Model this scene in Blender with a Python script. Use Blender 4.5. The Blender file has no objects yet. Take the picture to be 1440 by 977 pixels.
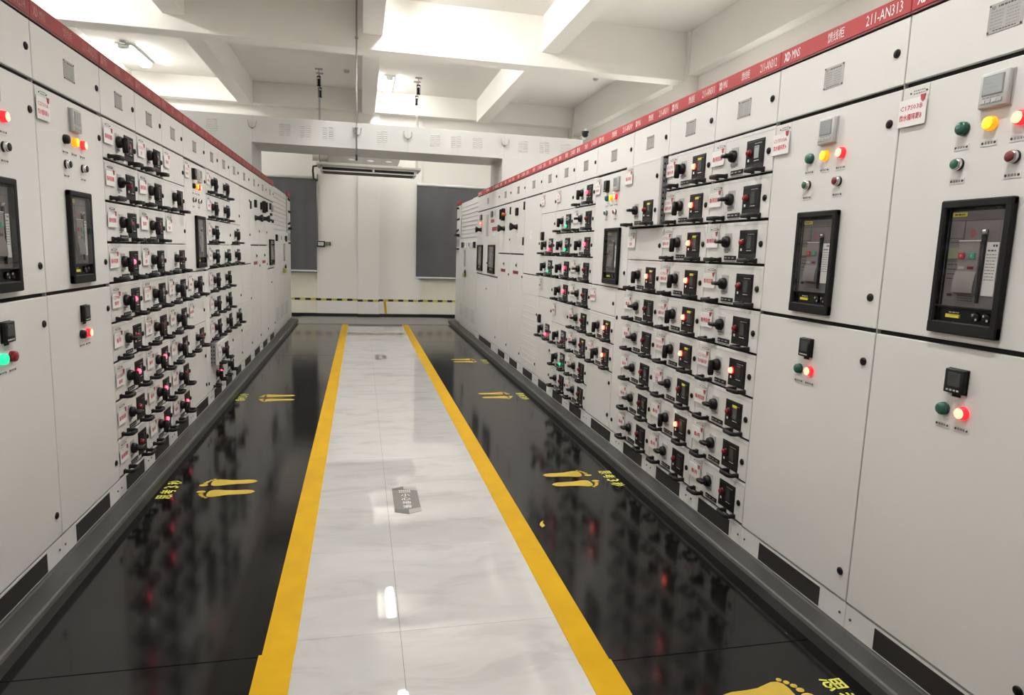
import bpy, bmesh, math, random
from mathutils import Matrix, Vector
random.seed(7)
sc = bpy.context.scene
COL = sc.collection

# ------------------------------------------------------------------ materials
def new_mat(name):
    m = bpy.data.materials.new(name); m.use_nodes = True
    return m, m.node_tree.nodes, m.node_tree.links

def pmat(name, col, rough=0.5, metal=0.0, vary=0.04, scale=6.0, spec=0.5, rvary=0.05, bump=0.0, bscale=40.0, coat=0.0):
    m, N, L = new_mat(name)
    b = N['Principled BSDF']
    b.inputs['Metallic'].default_value = metal
    b.inputs['Specular IOR Level'].default_value = spec
    b.inputs['Coat Weight'].default_value = coat
    tc = N.new('ShaderNodeTexCoord')
    nz = N.new('ShaderNodeTexNoise'); nz.inputs['Scale'].default_value = scale; nz.inputs['Detail'].default_value = 3
    L.new(tc.outputs['Object'], nz.inputs['Vector'])
    rp = N.new('ShaderNodeValToRGB')
    rp.color_ramp.elements[0].position = 0.3; rp.color_ramp.elements[1].position = 0.7
    rp.color_ramp.elements[0].color = (*[c*(1-vary) for c in col], 1)
    rp.color_ramp.elements[1].color = (*[min(1, c*(1+vary)) for c in col], 1)
    L.new(nz.outputs['Fac'], rp.inputs['Fac']); L.new(rp.outputs['Color'], b.inputs['Base Color'])
    mr = N.new('ShaderNodeMapRange'); mr.inputs['To Min'].default_value = max(0.02, rough-rvary); mr.inputs['To Max'].default_value = rough+rvary
    L.new(nz.outputs['Fac'], mr.inputs['Value']); L.new(mr.outputs['Result'], b.inputs['Roughness'])
    if bump:
        n2 = N.new('ShaderNodeTexNoise'); n2.inputs['Scale'].default_value = bscale; n2.inputs['Detail'].default_value = 2
        L.new(tc.outputs['Object'], n2.inputs['Vector'])
        bp = N.new('ShaderNodeBump'); bp.inputs['Strength'].default_value = bump; bp.inputs['Distance'].default_value = 0.02
        L.new(n2.outputs['Fac'], bp.inputs['Height']); L.new(bp.outputs['Normal'], b.inputs['Normal'])
    return m

def emat(name, col, strength, base=(0.5, 0.5, 0.5), sample=False):
    m, N, L = new_mat(name)
    b = N['Principled BSDF']
    b.inputs['Base Color'].default_value = (*base, 1)
    b.inputs['Roughness'].default_value = 0.25
    b.inputs['Emission Color'].default_value = (*col, 1)
    b.inputs['Emission Strength'].default_value = strength
    if not sample:
        try: m.cycles.emission_sampling = 'NONE'
        except Exception: pass
    return m

M = {}
M['paint'] = pmat('cabinet_paint', (0.70, 0.692, 0.675), 0.42, vary=0.012, scale=1.5, spec=0.35)
M['paint2'] = pmat('duct_paint', (0.56, 0.56, 0.55), 0.4, vary=0.012, scale=1.5, spec=0.35)
M['gap'] = pmat('gap_shadow', (0.018, 0.0175, 0.017), 0.7, spec=0.2)
M['lightplate'] = pmat('caption_strip', (0.66, 0.655, 0.64), 0.4, vary=0.02)
M['steelgrey'] = pmat('tray_steel', (0.30, 0.31, 0.33), 0.45, metal=0.6, vary=0.1, scale=14)
M['black'] = pmat('black_plastic', (0.0062, 0.006, 0.0058), 0.42, vary=0.1, spec=0.3)
M['blackm'] = pmat('black_bezel', (0.0095, 0.009, 0.0088), 0.6, vary=0.1, spec=0.2)
M['rubber'] = pmat('grip_rubber', (0.010, 0.0095, 0.009), 0.5, vary=0.12, spec=0.3)
M['chrome'] = pmat('chrome', (0.75, 0.75, 0.76), 0.18, metal=1.0)
M['plate'] = pmat('nameplate_aluminium', (0.36, 0.355, 0.34), 0.45, metal=0.35, vary=0.06, scale=30)
M['red'] = pmat('header_red', (0.37, 0.034, 0.040), 0.45, vary=0.05, spec=0.25)
M['red2'] = pmat('header_red_glare', (0.30, 0.042, 0.042), 0.5, vary=0.06, spec=0.2)  # left header: grazing reflection put into a duller red
M['print2'] = pmat('glare_print', (0.50, 0.20, 0.19), 0.6)  # left lettering: glare painted in as low-contrast pink
M['redd'] = pmat('header_red_edge', (0.10, 0.012, 0.014), 0.5)
M['white'] = pmat('white_card', (0.80, 0.79, 0.78), 0.5, vary=0.02)
M['print'] = pmat('white_print', (0.85, 0.80, 0.79), 0.6)
M['redink'] = pmat('red_ink', (0.55, 0.035, 0.06), 0.6, spec=0.1)
M['ink'] = pmat('black_ink', (0.06, 0.06, 0.06), 0.6)
M['greyink'] = pmat('grey_ink', (0.22, 0.22, 0.22), 0.6)
M['knobplate'] = pmat('knob_plate_grey', (0.42, 0.42, 0.425), 0.4, vary=0.03)
M['lcd'] = pmat('lcd_glass', (0.30, 0.32, 0.33), 0.15, vary=0.05)
M['lcdd'] = pmat('lcd_dark', (0.045, 0.05, 0.052), 0.15, vary=0.1)
M['meterw'] = pmat('meter_casing', (0.50, 0.50, 0.49), 0.35, vary=0.03)
M['yellow'] = pmat('yellow_label', (0.72, 0.62, 0.05), 0.5)
M['gren'] = pmat('green_lens', (0.015, 0.10, 0.075), 0.2)
M['grenb'] = pmat('green_button', (0.015, 0.10, 0.065), 0.3)
M['redl'] = pmat('red_lens', (0.24, 0.012, 0.02), 0.2)
M['redb'] = pmat('red_button', (0.16, 0.012, 0.018), 0.3)
M['hook'] = pmat('red_hook', (0.45, 0.04, 0.05), 0.4)
M['e_red'] = emat('lit_red_lens', (1.0, 0.13, 0.07), 4.6, (0.6, 0.05, 0.05))
M['e_rim'] = emat('lit_red_rim', (1.0, 0.02, 0.03), 0.75, (0.5, 0.02, 0.03))
M['e_pink'] = emat('lit_pink_lens', (1.0, 0.06, 0.13), 2.6, (0.6, 0.05, 0.05))
M['e_yel'] = emat('lit_amber_lens', (1.0, 0.55, 0.02), 1.25, (0.8, 0.5, 0.02))
M['e_yrim'] = emat('lit_amber_rim', (1.0, 0.36, 0.01), 0.5, (0.7, 0.35, 0.02))
M['e_grn'] = emat('lit_green_lens', (0.02, 1.0, 0.36), 0.62, (0.02, 0.35, 0.2))
M['acb'] = pmat('breaker_face', (0.16, 0.143, 0.143), 0.4, vary=0.04)
M['btnr'] = pmat('red_push_cap', (0.50, 0.03, 0.05), 0.35)
M['btng'] = pmat('green_push_cap', (0.03, 0.34, 0.20), 0.35)
M['acbl'] = pmat('breaker_block', (0.24, 0.216, 0.216), 0.38, vary=0.04)
M['orange'] = pmat('orange_plastic', (0.50, 0.13, 0.02), 0.4)
M['redplate'] = pmat('red_sign_plate', (0.33, 0.03, 0.04), 0.45)
M['wall'] = pmat('wall_paint', (0.84, 0.815, 0.775), 0.75, vary=0.015, scale=0.8, spec=0.2)
M['ceil'] = pmat('ceiling_paint', (0.85, 0.825, 0.78), 0.8, vary=0.015, scale=0.7, spec=0.2)
M['cream'] = pmat('cream_tile', (0.83, 0.805, 0.69), 0.4, vary=0.02)
M['skirt'] = pmat('black_skirting', (0.012, 0.012, 0.012), 0.3)
M['blind'] = pmat('blind_fabric', (0.10, 0.10, 0.108), 0.75, vary=0.06, scale=4)
M['winglass'] = pmat('night_window_glass', (0.02, 0.022, 0.026), 0.06)
M['kerb'] = pmat('kerb_steel', (0.055, 0.054, 0.051), 0.42, metal=0.0, spec=0.35, vary=0.12, scale=4)
M['mat'] = pmat('black_insulating_floor', (0.0042, 0.0039, 0.0039), 0.105, vary=0.2, scale=1.3, rvary=0.035, spec=0.30, bump=0.012, bscale=7)
M['concrete'] = pmat('grey_floor_paint', (0.24, 0.24, 0.235), 0.3, vary=0.06, scale=2)
M['tape'] = pmat('yellow_floor_tape', (0.66, 0.385, 0.006), 0.5, spec=0.12, vary=0.07, scale=5, bump=0.03, bscale=10)
M['foot'] = pmat('yellow_foot_print', (0.60, 0.42, 0.045), 0.45, vary=0.12, scale=9)
M['letter'] = pmat('yellow_floor_letter', (0.68, 0.66, 0.10), 0.45, vary=0.05)
M['sign'] = pmat('floor_sign_grey', (0.155, 0.14, 0.13), 0.35, vary=0.06)
M['signd'] = pmat('floor_sign_dark', (0.085, 0.08, 0.075), 0.35)
M['signl'] = pmat('floor_sign_light', (0.40, 0.37, 0.35), 0.35)
M['galv'] = pmat('galvanised_steel', (0.42, 0.42, 0.41), 0.4, metal=0.7, vary=0.08, scale=10)
M['duct'] = pmat('unit_casing', (0.50, 0.49, 0.45), 0.5, vary=0.04)
M['duct2'] = pmat('unit_shell', (0.30, 0.29, 0.265), 0.4, vary=0.05)
M['brown'] = pmat('pipe_lagging', (0.05, 0.035, 0.032), 0.6)
M['olive'] = pmat('olive_cover', (0.22, 0.24, 0.15), 0.5)
M['grout'] = pmat('tile_grout', (0.16, 0.155, 0.15), 0.8)
M['vent'] = pmat('vent_mesh', (0.016, 0.014, 0.013), 0.65, vary=0.2, scale=200)
M['lampbody'] = pmat('lamp_housing', (0.75, 0.75, 0.74), 0.4)
for _k, _s in (('lampA', 96.0), ('lampB', 54.0), ('lampC', 30.0), ('lampD', 52.0), ('lampE', 23.0), ('lampF', 64.0)):
    M[_k] = emat('fluorescent_diffuser', (1.0, 0.985, 0.945), _s, (0.9, 0.9, 0.9), sample=True)
M['lock_green'] = pmat('padlock_olive', (0.30, 0.33, 0.05), 0.4)

def tile_mat():
    m, N, L = new_mat('white_marble_tile')
    b = N['Principled BSDF']; b.inputs['Specular IOR Level'].default_value = 0.6
    tc = N.new('ShaderNodeTexCoord')
    mp = N.new('ShaderNodeMapping'); mp.inputs['Scale'].default_value = (0.9, 2.6, 1); mp.inputs['Rotation'].default_value = (0, 0, 0.25)
    L.new(tc.outputs['Object'], mp.inputs['Vector'])
    nz = N.new('ShaderNodeTexNoise'); nz.inputs['Scale'].default_value = 2.2; nz.inputs['Detail'].default_value = 8; nz.inputs['Roughness'].default_value = 0.6; nz.inputs['Distortion'].default_value = 1.0
    L.new(mp.outputs['Vector'], nz.inputs['Vector'])
    rp = N.new('ShaderNodeValToRGB')
    e = rp.color_ramp.elements
    e[0].position = 0.36; e[0].color = (0.53, 0.525, 0.52, 1)
    e[1].position = 0.62; e[1].color = (0.625, 0.62, 0.615, 1)
    x = e.new(0.48); x.color = (0.60, 0.594, 0.588, 1)
    L.new(nz.outputs['Fac'], rp.inputs['Fac']); L.new(rp.outputs['Color'], b.inputs['Base Color'])
    b.inputs['Roughness'].default_value = 0.02
    return m
M['tile'] = tile_mat()

def glass_mat():
    m, N, L = new_mat('clear_cover')
    for n in list(N):
        if n.type == 'BSDF_PRINCIPLED': N.remove(n)
    out = [n for n in N if n.type == 'OUTPUT_MATERIAL'][0]
    t = N.new('ShaderNodeBsdfTransparent'); t.inputs['Color'].default_value = (0.93, 0.93, 0.93, 1)
    g = N.new('ShaderNodeBsdfGlossy'); g.inputs['Roughness'].default_value = 0.04
    lw = N.new('ShaderNodeLayerWeight'); lw.inputs['Blend'].default_value = 0.5
    pw = N.new('ShaderNodeMath'); pw.operation = 'POWER'; pw.inputs[1].default_value = 4.5; L.new(lw.outputs['Facing'], pw.inputs[0])
    fr = N.new('ShaderNodeMath'); fr.operation = 'MULTIPLY_ADD'; fr.inputs[1].default_value = 0.45; fr.inputs[2].default_value = 0.02; L.new(pw.outputs[0], fr.inputs[0])
    mx = N.new('ShaderNodeMixShader')
    L.new(fr.outputs[0], mx.inputs['Fac']); L.new(t.outputs['BSDF'], mx.inputs[1]); L.new(g.outputs['BSDF'], mx.inputs[2])
    L.new(mx.outputs['Shader'], out.inputs['Surface'])
    return m
M['glass'] = glass_mat()

def hazard_mat():
    m, N, L = new_mat('hazard_stripe')
    b = N['Principled BSDF']; b.inputs['Roughness'].default_value = 0.45
    tc = N.new('ShaderNodeTexCoord'); sp = N.new('ShaderNodeSeparateXYZ'); L.new(tc.outputs['Object'], sp.inputs['Vector'])
    a = N.new('ShaderNodeMath'); a.operation = 'MULTIPLY_ADD'; a.inputs[1].default_value = 1/0.232; a.inputs[2].default_value = 0.32
    L.new(sp.outputs['X'], a.inputs[0])
    f = N.new('ShaderNodeMath'); f.operation = 'FRACT'; L.new(a.outputs[0], f.inputs[0])
    g = N.new('ShaderNodeMath'); g.operation = 'GREATER_THAN'; g.inputs[1].default_value = 0.5; L.new(f.outputs[0], g.inputs[0])
    mx = N.new('ShaderNodeMix'); mx.data_type = 'RGBA'
    mx.inputs['A'].default_value = (0.015, 0.015, 0.015, 1); mx.inputs['B'].default_value = (0.62, 0.52, 0.08, 1)
    L.new(g.outputs[0], mx.inputs['Factor']); L.new(mx.outputs['Result'], b.inputs['Base Color'])
    return m
M['hazard'] = hazard_mat()

# ------------------------------------------------------------------ mesh builder
TEXT = {}
def text_geom(s, off=0.0):
    k = (s, off)
    if k in TEXT: return TEXT[k]
    cu = bpy.data.curves.new('t', 'FONT'); cu.body = s; cu.resolution_u = 1; cu.offset = off
    o = bpy.data.objects.new('t', cu); COL.objects.link(o)
    dg = bpy.context.evaluated_depsgraph_get(); dg.update()
    me = bpy.data.meshes.new_from_object(o.evaluated_get(dg))
    vs = [tuple(v.co) for v in me.vertices]; fs = [tuple(p.vertices) for p in me.polygons]
    bpy.data.objects.remove(o); bpy.data.curves.remove(cu); bpy.data.meshes.remove(me)
    if not vs:
        TEXT[k] = ([], [], 1.0); return TEXT[k]
    x0 = min(v[0] for v in vs); x1 = max(v[0] for v in vs); y0 = min(v[1] for v in vs); y1 = max(v[1] for v in vs)
    w = max(x1-x0, 1e-6); h = max(y1-y0, 1e-6)
    TEXT[k] = ([((v[0]-x0)/w, (v[1]-y0)/h) for v in vs], fs, w/h)
    return TEXT[k]

class MB:
    def __init__(s): s.v = []; s.f = []; s.m = []; s.sm = []; s.mats = []
    def mi(s, mat):
        if mat not in s.mats: s.mats.append(mat)
        return s.mats.index(mat)
    def add(s, vs, fs, mat, smooth=False):
        o = len(s.v); s.v += [tuple(v) for v in vs]; i = s.mi(mat)
        for f in fs: s.f.append([o+a for a in f]); s.m.append(i); s.sm.append(smooth)
    def box(s, x0, x1, y0, y1, z0, z1, mat, bev=0.0, seg=1):
        if x1 < x0: x0, x1 = x1, x0
        if y1 < y0: y0, y1 = y1, y0
        if z1 < z0: z0, z1 = z1, z0
        if bev <= 0:
            vs = [(x, y, z) for x in (x0, x1) for y in (y0, y1) for z in (z0, z1)]
            fs = [(0,1,3,2), (4,6,7,5), (0,4,5,1), (2,3,7,6), (0,2,6,4), (1,5,7,3)]
            s.add(vs, fs, mat); return
        bm = bmesh.new()
        bmesh.ops.create_cube(bm, size=1.0, matrix=Matrix.Translation(((x0+x1)/2, (y0+y1)/2, (z0+z1)/2)) @ Matrix.Diagonal((x1-x0, y1-y0, z1-z0, 1)))
        bmesh.ops.bevel(bm, geom=bm.edges[:], offset=min(bev, 0.49*min(x1-x0, y1-y0, z1-z0)), segments=seg, affect='EDGES', profile=0.5)
        s.from_bm(bm, mat, seg > 1); bm.free()
    def from_bm(s, bm, mat, smooth=False):
        bm.verts.index_update()
        s.add([v.co[:] for v in bm.verts], [[v.index for v in f.verts] for f in bm.faces], mat, smooth)
    def lathe(s, cx, cz, prof, mat, n=20, y0=0.0, ax='y', smooth=True):
        """prof: list of (radius, height) revolved; axis y points outward as -y; axis z up"""
        vs = []; fs = []
        for r, h in prof:
            for k in range(n):
                a = 2*math.pi*k/n
                if ax == 'y': vs.append((cx+r*math.cos(a), y0-h, cz+r*math.sin(a)))
                else: vs.append((cx+r*math.cos(a), y0+r*math.sin(a), cz+h))
        for i in range(len(prof)-1):
            for k in range(n):
                k2 = (k+1) % n
                q = (i*n+k, (i+1)*n+k, (i+1)*n+k2, i*n+k2)
                fs.append(q if ax == 'y' else q[::-1])
        s.add(vs, fs, mat, smooth)
        for i, rev in ((0, False), (len(prof)-1, True)):
            if prof[i][0] > 1e-6:
                c = [i*n+k for k in range(n)]
                o = len(s.v)-len(vs)
                if (ax == 'y') == rev: c = c[::-1]
                s.f.append([o+a for a in c]); s.m.append(s.mi(mat)); s.sm.append(False)
    def tube(s, pts, r, mat, n=8, closed=False):
        pts = [Vector(p) for p in pts]; rings = []; N = len(pts)
        vs = []; fs = []; up = None
        for i, p in enumerate(pts):
            a = pts[(i-1) % N] if (closed or i > 0) else p
            b = pts[(i+1) % N] if (closed or i < N-1) else p
            t = (b-a).normalized()
            if up is None:
                up = Vector((0, 0, 1)) if abs(t.z) < 0.9 else Vector((1, 0, 0))
            u = (up - t*up.dot(t)).normalized(); w = t.cross(u); up = u
            for k in range(n):
                an = 2*math.pi*k/n
                vs.append(p + (u*math.cos(an)+w*math.sin(an))*r)
        for i in range(N if closed else N-1):
            j = (i+1) % N
            for k in range(n):
                k2 = (k+1) % n
                fs.append((i*n+k, i*n+k2, j*n+k2, j*n+k))
        s.add(vs, fs, mat, True)
        if not closed:
            o = len(s.v)-len(vs)
            s.f.append([o+k for k in range(n)][::-1]); s.m.append(s.mi(mat)); s.sm.append(False)
            s.f.append([o+(N-1)*n+k for k in range(n)]); s.m.append(s.mi(mat)); s.sm.append(False)
    def prism(s, pts, axis, a0, a1, mat, smooth=False):
        """pts 2-D outline; axis 'x','y','z' is the extrusion axis"""
        n = len(pts)
        def P(p, a): return {'x': (a, p[0], p[1]), 'y': (p[0], a, p[1]), 'z': (p[0], p[1], a)}[axis]
        vs = [P(p, a0) for p in pts]+[P(p, a1) for p in pts]
        fs = [[i, (i+1) % n, n+(i+1) % n, n+i] for i in range(n)]
        s.add(vs, fs, mat, smooth)
        o = len(s.v)-len(vs)
        for c in ([o+i for i in range(n)][::-1], [o+n+i for i in range(n)]):
            s.f.append(c); s.m.append(s.mi(mat)); s.sm.append(False)
    def text(s, t, cx, cz, w, h, y, mat, off=0.0):
        """flat print on a face that looks to -y, fitted to w x h"""
        vs, fs, asp = text_geom(t, off)
        if w is None: w = h*asp
        s.add([(cx-w/2+v[0]*w, y, cz-h/2+v[1]*h) for v in vs], fs, mat)
    def text_at(s, t, org, ex, ey, w, h, mat, off=0.0):
        vs, fs, asp = text_geom(t, off)
        org, ex, ey = Vector(org), Vector(ex), Vector(ey)
        s.add([org+ex*((v[0]-.5)*w)+ey*((v[1]-.5)*h) for v in vs], fs, mat)
    def dashes(s, x0, x1, z, h, y, mat, seed=0):
        """an illegible line of small print"""
        rnd = random.Random(seed); x = x0
        while x < x1-0.001:
            w = min(x1-x, rnd.uniform(0.004, 0.012))
            s.add([(x, y, z-h/2), (x+w, y, z-h/2), (x+w, y, z+h/2), (x, y, z+h/2)], [(0, 1, 2, 3)], mat)
            x += w+0.0025
    def mesh(s, name):
        me = bpy.data.meshes.new(name); me.from_pydata(s.v, [], s.f)
        for k in s.mats: me.materials.append(M[k])
        me.polygons.foreach_set('material_index', s.m)
        me.polygons.foreach_set('use_smooth', s.sm)
        bm = bmesh.new(); bm.from_mesh(me); bmesh.ops.recalc_face_normals(bm, faces=[f for f in bm.faces if True]); bm.to_mesh(me); bm.free()
        me.update(); return me
    def build(s, name, parent=None, loc=(0, 0, 0), rot=(0, 0, 0)):
        return obj(name, s.mesh(name), parent, loc, rot)

def obj(name, me, parent=None, loc=(0, 0, 0), rot=(0, 0, 0)):
    o = bpy.data.objects.new(name, me); COL.objects.link(o)
    if parent: o.parent = parent
    o.location = loc; o.rotation_euler = rot
    return o
def tag(o, label, cat, group=None, kind=None):
    o['label'] = label; o['category'] = cat
    if group: o['group'] = group
    if kind: o['kind'] = kind
    return o
def thing(name, label, cat, loc=(0, 0, 0), rotz=0, group=None):
    o = bpy.data.objects.new(name, None); COL.objects.link(o); o.empty_display_size = 0.1
    o.location = loc; o.rotation_euler = (0, 0, rotz)
    return tag(o, label, cat, group)
def struct(mb, name):
    o = mb.build(name); o['kind'] = 'structure'; return o

CACHE = {}
def cached(key, fn):
    if key not in CACHE: CACHE[key] = fn()
    return CACHE[key]

# ------------------------------------------------------------------ measures
RX, LX = 2.009, -1.403
WALLY = 15.74; CEIL = 5.0
PITCH = 0.2326; ZLOW, ZTOP = 0.188, 2.281
def row_bottom(i, n=1): return ZTOP - PITCH*(i+n-1)     # bottom of a drawer that starts in row i and spans n rows

# ------------------------------------------------------------------ small fittings (each a sub-part)
def lock_mesh():
    b = MB(); b.lathe(0, 0, [(0.0165, 0), (0.0165, 0.004), (0.0135, 0.0065), (0.0, 0.0065)], 'black', 18)
    b.box(-0.0025, 0.0025, -0.0085, -0.006, -0.009, 0.009, 'blackm'); return b.mesh('lock')
def lock(parent, u, z): return obj('lock', cached('lock', lock_mesh), parent, (u, 0, z))

def grip_mesh():
    b = MB(); pts = []
    w, p, r = 0.112, 0.056, 0.022
    path = [(-w/2+.010, 0.0), (-w/2+.007, -p*0.55)]
    for k in range(1, 6):
        a = math.pi + k/6*math.pi/2
        path.append((-w/2+.007+r+r*math.cos(a), -p+r+r*math.sin(a)))
    path += [(-w/2+.030, -p), (w/2-.026, -p)]
    for k in range(1, 6):
        a = 1.5*math.pi + k/6*math.pi/2
        path.append((w/2-.007-r+r*math.cos(a), -p+r+r*math.sin(a)))
    path += [(w/2-.007, -p*0.55), (w/2-.010, 0.0)]
    # a flat bar bent into a bow: rectangular section swept along the path
    hw, hh = 0.0085, 0.0105
    vs = []; fs = []; n = len(path)
    for i, (x, y) in enumerate(path):
        x0, y0 = path[max(i-1, 0)]; x1, y1 = path[min(i+1, n-1)]
        t = Vector((x1-x0, y1-y0)).normalized(); nn = Vector((-t.y, t.x))
        for sx, sz in ((-1, -.7), (-.7, -1), (.7, -1), (1, -.7), (1, .7), (.7, 1), (-.7, 1), (-1, .7)):
            vs.append((x+nn.x*hw*sx, y+nn.y*hw*sx, hh*sz))
    for i in range(n-1):
        for k in range(8):
            fs.append((i*8+k, i*8+(k+1) % 8, (i+1)*8+(k+1) % 8, (i+1)*8+k))
    b.add(vs, fs, 'rubber', True)
    for x in (-w/2+.010, w/2-.010): b.box(x-.013, x+.013, -.010, 0.0, -.014, .014, 'rubber', .003)
    return b.mesh('grip')

def knob_plate_mesh():
    b = MB(); b.box(-.036, .036, -.003, 0, -.05, .05, 'knobplate', .001)
    b.dashes(-.03, .012, -.056, .007, -.0008, 'greyink', 3)
    b.box(-.033, .033, -.0045, -.003, -.046, -.036, 'greyink'); return b.mesh('switch_plate')
def knob_mesh(on):
    b = MB()
    b.lathe(0, 0, [(0.040, 0), (0.040, 0.012), (0.036, 0.026), (0.022, 0.032), (0.0, 0.032)], 'black', 24)
    pts = [(-.013, .030), (.013, .030), (.012, -.045), (.009, -.072), (-.009, -.072), (-.012, -.045)] if on else [(-.012, .034), (.012, .034), (.013, -.020), (.010, -.046), (-.010, -.046), (-.013, -.020)]
    if not on: pts = [(z, x) for x, z in pts]     # turned to point sideways
    q = MB(); q.prism(pts, 'y', -.030, -.062 if on else -.068, 'black')
    bm = bmesh.new(); vv = [bm.verts.new(v) for v in q.v]
    for f in q.f: bm.faces.new([vv[i] for i in f])
    bmesh.ops.bevel(bm, geom=bm.edges[:], offset=.0035, segments=2, affect='EDGES'); b.from_bm(bm, 'black', True); bm.free()
    k = .86 if on else .82
    b.v = [(x*k, y*.92, z*k) for x, y, z in b.v]
    return b.mesh('rotary_handle')

def dome(b, cx, cz, r, mat, y0=0.0, rim=None, h=None):
    h = h or r*0.9
    if rim: b.lathe(cx, cz, [(r*1.18, 0), (r*1.18, r*.28), (r*1.0, r*.42)], rim, 20, y0)
    b.lathe(cx, cz, [(r, r*.25), (r*.98, h*.55), (r*.82, h*.82), (r*.5, h*.97), (0.0, h)], mat, 20, y0)

def panel_mesh(kind, yellow, bright):
    b = MB()
    W, H = .165, .152
    b.box(-W/2, W/2, -.004, 0, -H/2, H/2, 'black', .002)
    f = -.0045
    if kind == 'A':
        b.box(-W/2+.012, W/2-.010, -.0062, -.004, -H/2+.03, H/2-.012, 'blackm', .001)
        b.box(-.002, .040, -.0075, -.006, -.022, .042, 'lcd' if bright else 'lcdd', .0008)
        b.dashes(.000, .062, .053, .0028, -.0068, 'knobplate', 5)
        b.dashes(.000, .045, -.033, .003, -.0068, 'print', 8)
        b.dashes(.004, .036, .033, .003, -.0078, 'lcdd', 9)
        b.box(-.058, -.045, -.0072, -.006, -.034, -.021, 'print')
        if yellow: b.box(-.006, .038, -.0085, -.006, .042, .056, 'yellow')
    else:
        b.box(-W/2+.018, W/2-.03, -.008, -.004, .000, H/2-.012, 'lcdd', .001)
        for k, (x, z) in enumerate(((-.05, .012), (-.01, .012), (-.05, .036), (-.01, .036), (.02, .024))):
            b.box(x, x+.026, -.0092, -.0075, z, z+.016, 'knobplate', .001)
        b.dashes(-.05, .05, -.062, .004, -.0048, 'print', 4)
        b.box(.015, .06, -.0055, -.004, -.05, -.012, 'lcdd')
    return b.mesh('breaker_panel')

def pilot_mesh(state, r=0.0165):
    b = MB()
    mats = {'off': ('redl', 'redb'), 'red': ('e_red', 'e_rim'), 'pink': ('e_pink', 'e_rim'), 'green': ('e_grn', 'gren'), 'yoff': ('gren', 'black')}[state]
    dome(b, 0, 0, r, mats[0], 0, mats[1], r*1.3); return b.mesh('indicator_lamp')

def lens_mesh(kind, r=0.020):
    b = MB()
    mats = {'green': ('gren', 'gren'), 'amber': ('e_yel', 'e_yrim'), 'redlit': ('e_red', 'e_rim'), 'greenlit': ('e_grn', 'e_grn'), 'redoff': ('redl', 'redl'), 'dark': ('black', 'black')}[kind]
    b.lathe(0, 0, [(r*1.15, 0), (r*1.15, r*.3)], mats[1], 20)
    b.lathe(0, 0, [(r*1.12, r*.25), (r*1.12, r*.75), (r*.98, r*1.02), (r*.5, r*1.15), (0, r*1.18)], mats[1] if kind in ('redlit', 'amber') else mats[0], 20)
    if kind in ('redlit', 'amber'):
        b.lathe(0, 0, [(r*.93, r*1.06), (r*.6, r*1.2), (0, r*1.25)], mats[0], 20)
    return b.mesh('indicator_lamp')
def button_mesh(kind):
    b = MB()
    b.lathe(0, 0, [(.021, 0), (.021, .008)], 'black', 20)
    b.lathe(0, 0, [(.021, .008), (.021, .016), (.0165, .022)], 'chrome', 20)
    b.lathe(0, 0, [(.0165, .014), (.0165, .024), (.012, .026), (0, .026)], {'g': 'grenb', 'r': 'redb', 'k': 'black'}[kind], 20)
    return b.mesh('push_button')
def caption_mesh():
    b = MB(); b.box(-.03, .03, -.0015, 0, -.0105, .0105, 'lightplate', .0006)
    b.dashes(-.014, .014, 0, .008, -.0019, 'greyink', 11)
    for x in (-.022, .022): b.lathe(x, 0, [(.0042, 0), (.0042, .0028), (0, .003)], 'ink', 10)
    return b.mesh('caption_plate')
def meter_mesh(kind):
    b = MB()
    if kind == 'silver':
        b.box(-.055, .055, -.004, 0, -.058, .058, 'meterw', .002); b.box(-.052, .052, -.022, -.004, -.056, .056, 'meterw', .005, 2)
        b.box(-.040, .036, -.0235, -.021, -.018, .045, 'greyink', .001); b.box(-.036, .032, -.0242, -.023, -.014, .041, 'lcd', .001)
        b.dashes(-.03, .0, .02, .004, -.0246, 'greyink', 2); b.dashes(-.03, .02, .006, .004, -.0246, 'greyink', 4)
        for k in range(4): b.box(-.04+k*.02, -.025+k*.02, -.0245, -.021, -.042, -.030, 'knobplate', .001)
        b.dashes(-.035, .03, -.024, .003, -.0226, 'greyink', 6)
    elif kind == 'black':
        b.box(-.041, .041, -.005, 0, -.044, .044, 'black', .002); b.box(-.039, .039, -.021, -.005, -.042, .042, 'black', .004, 2)
        b.box(-.024, .026, -.0225, -.020, -.018, .030, 'lcdd', .001)
        for k in range(4): b.box(-.026+k*.014, -.017+k*.014, -.0225, -.020, -.034, -.028, 'knobplate')
        b.box(-.016, .016, -.004, 0, -.055, -.044, 'blackm')
    else:
        b.box(-.036, .036, -.006, 0, -.048, .048, 'black', .002); b.box(-.034, .034, -.030, -.006, -.046, .046, 'black', .004, 2)
        b.box(-.024, .024, -.0315, -.029, -.020, .034, 'lcdd', .001); b.dashes(-.02, .02, -.033, .004, -.0306, 'knobplate', 3)
    return b.mesh('panel_meter')

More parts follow.
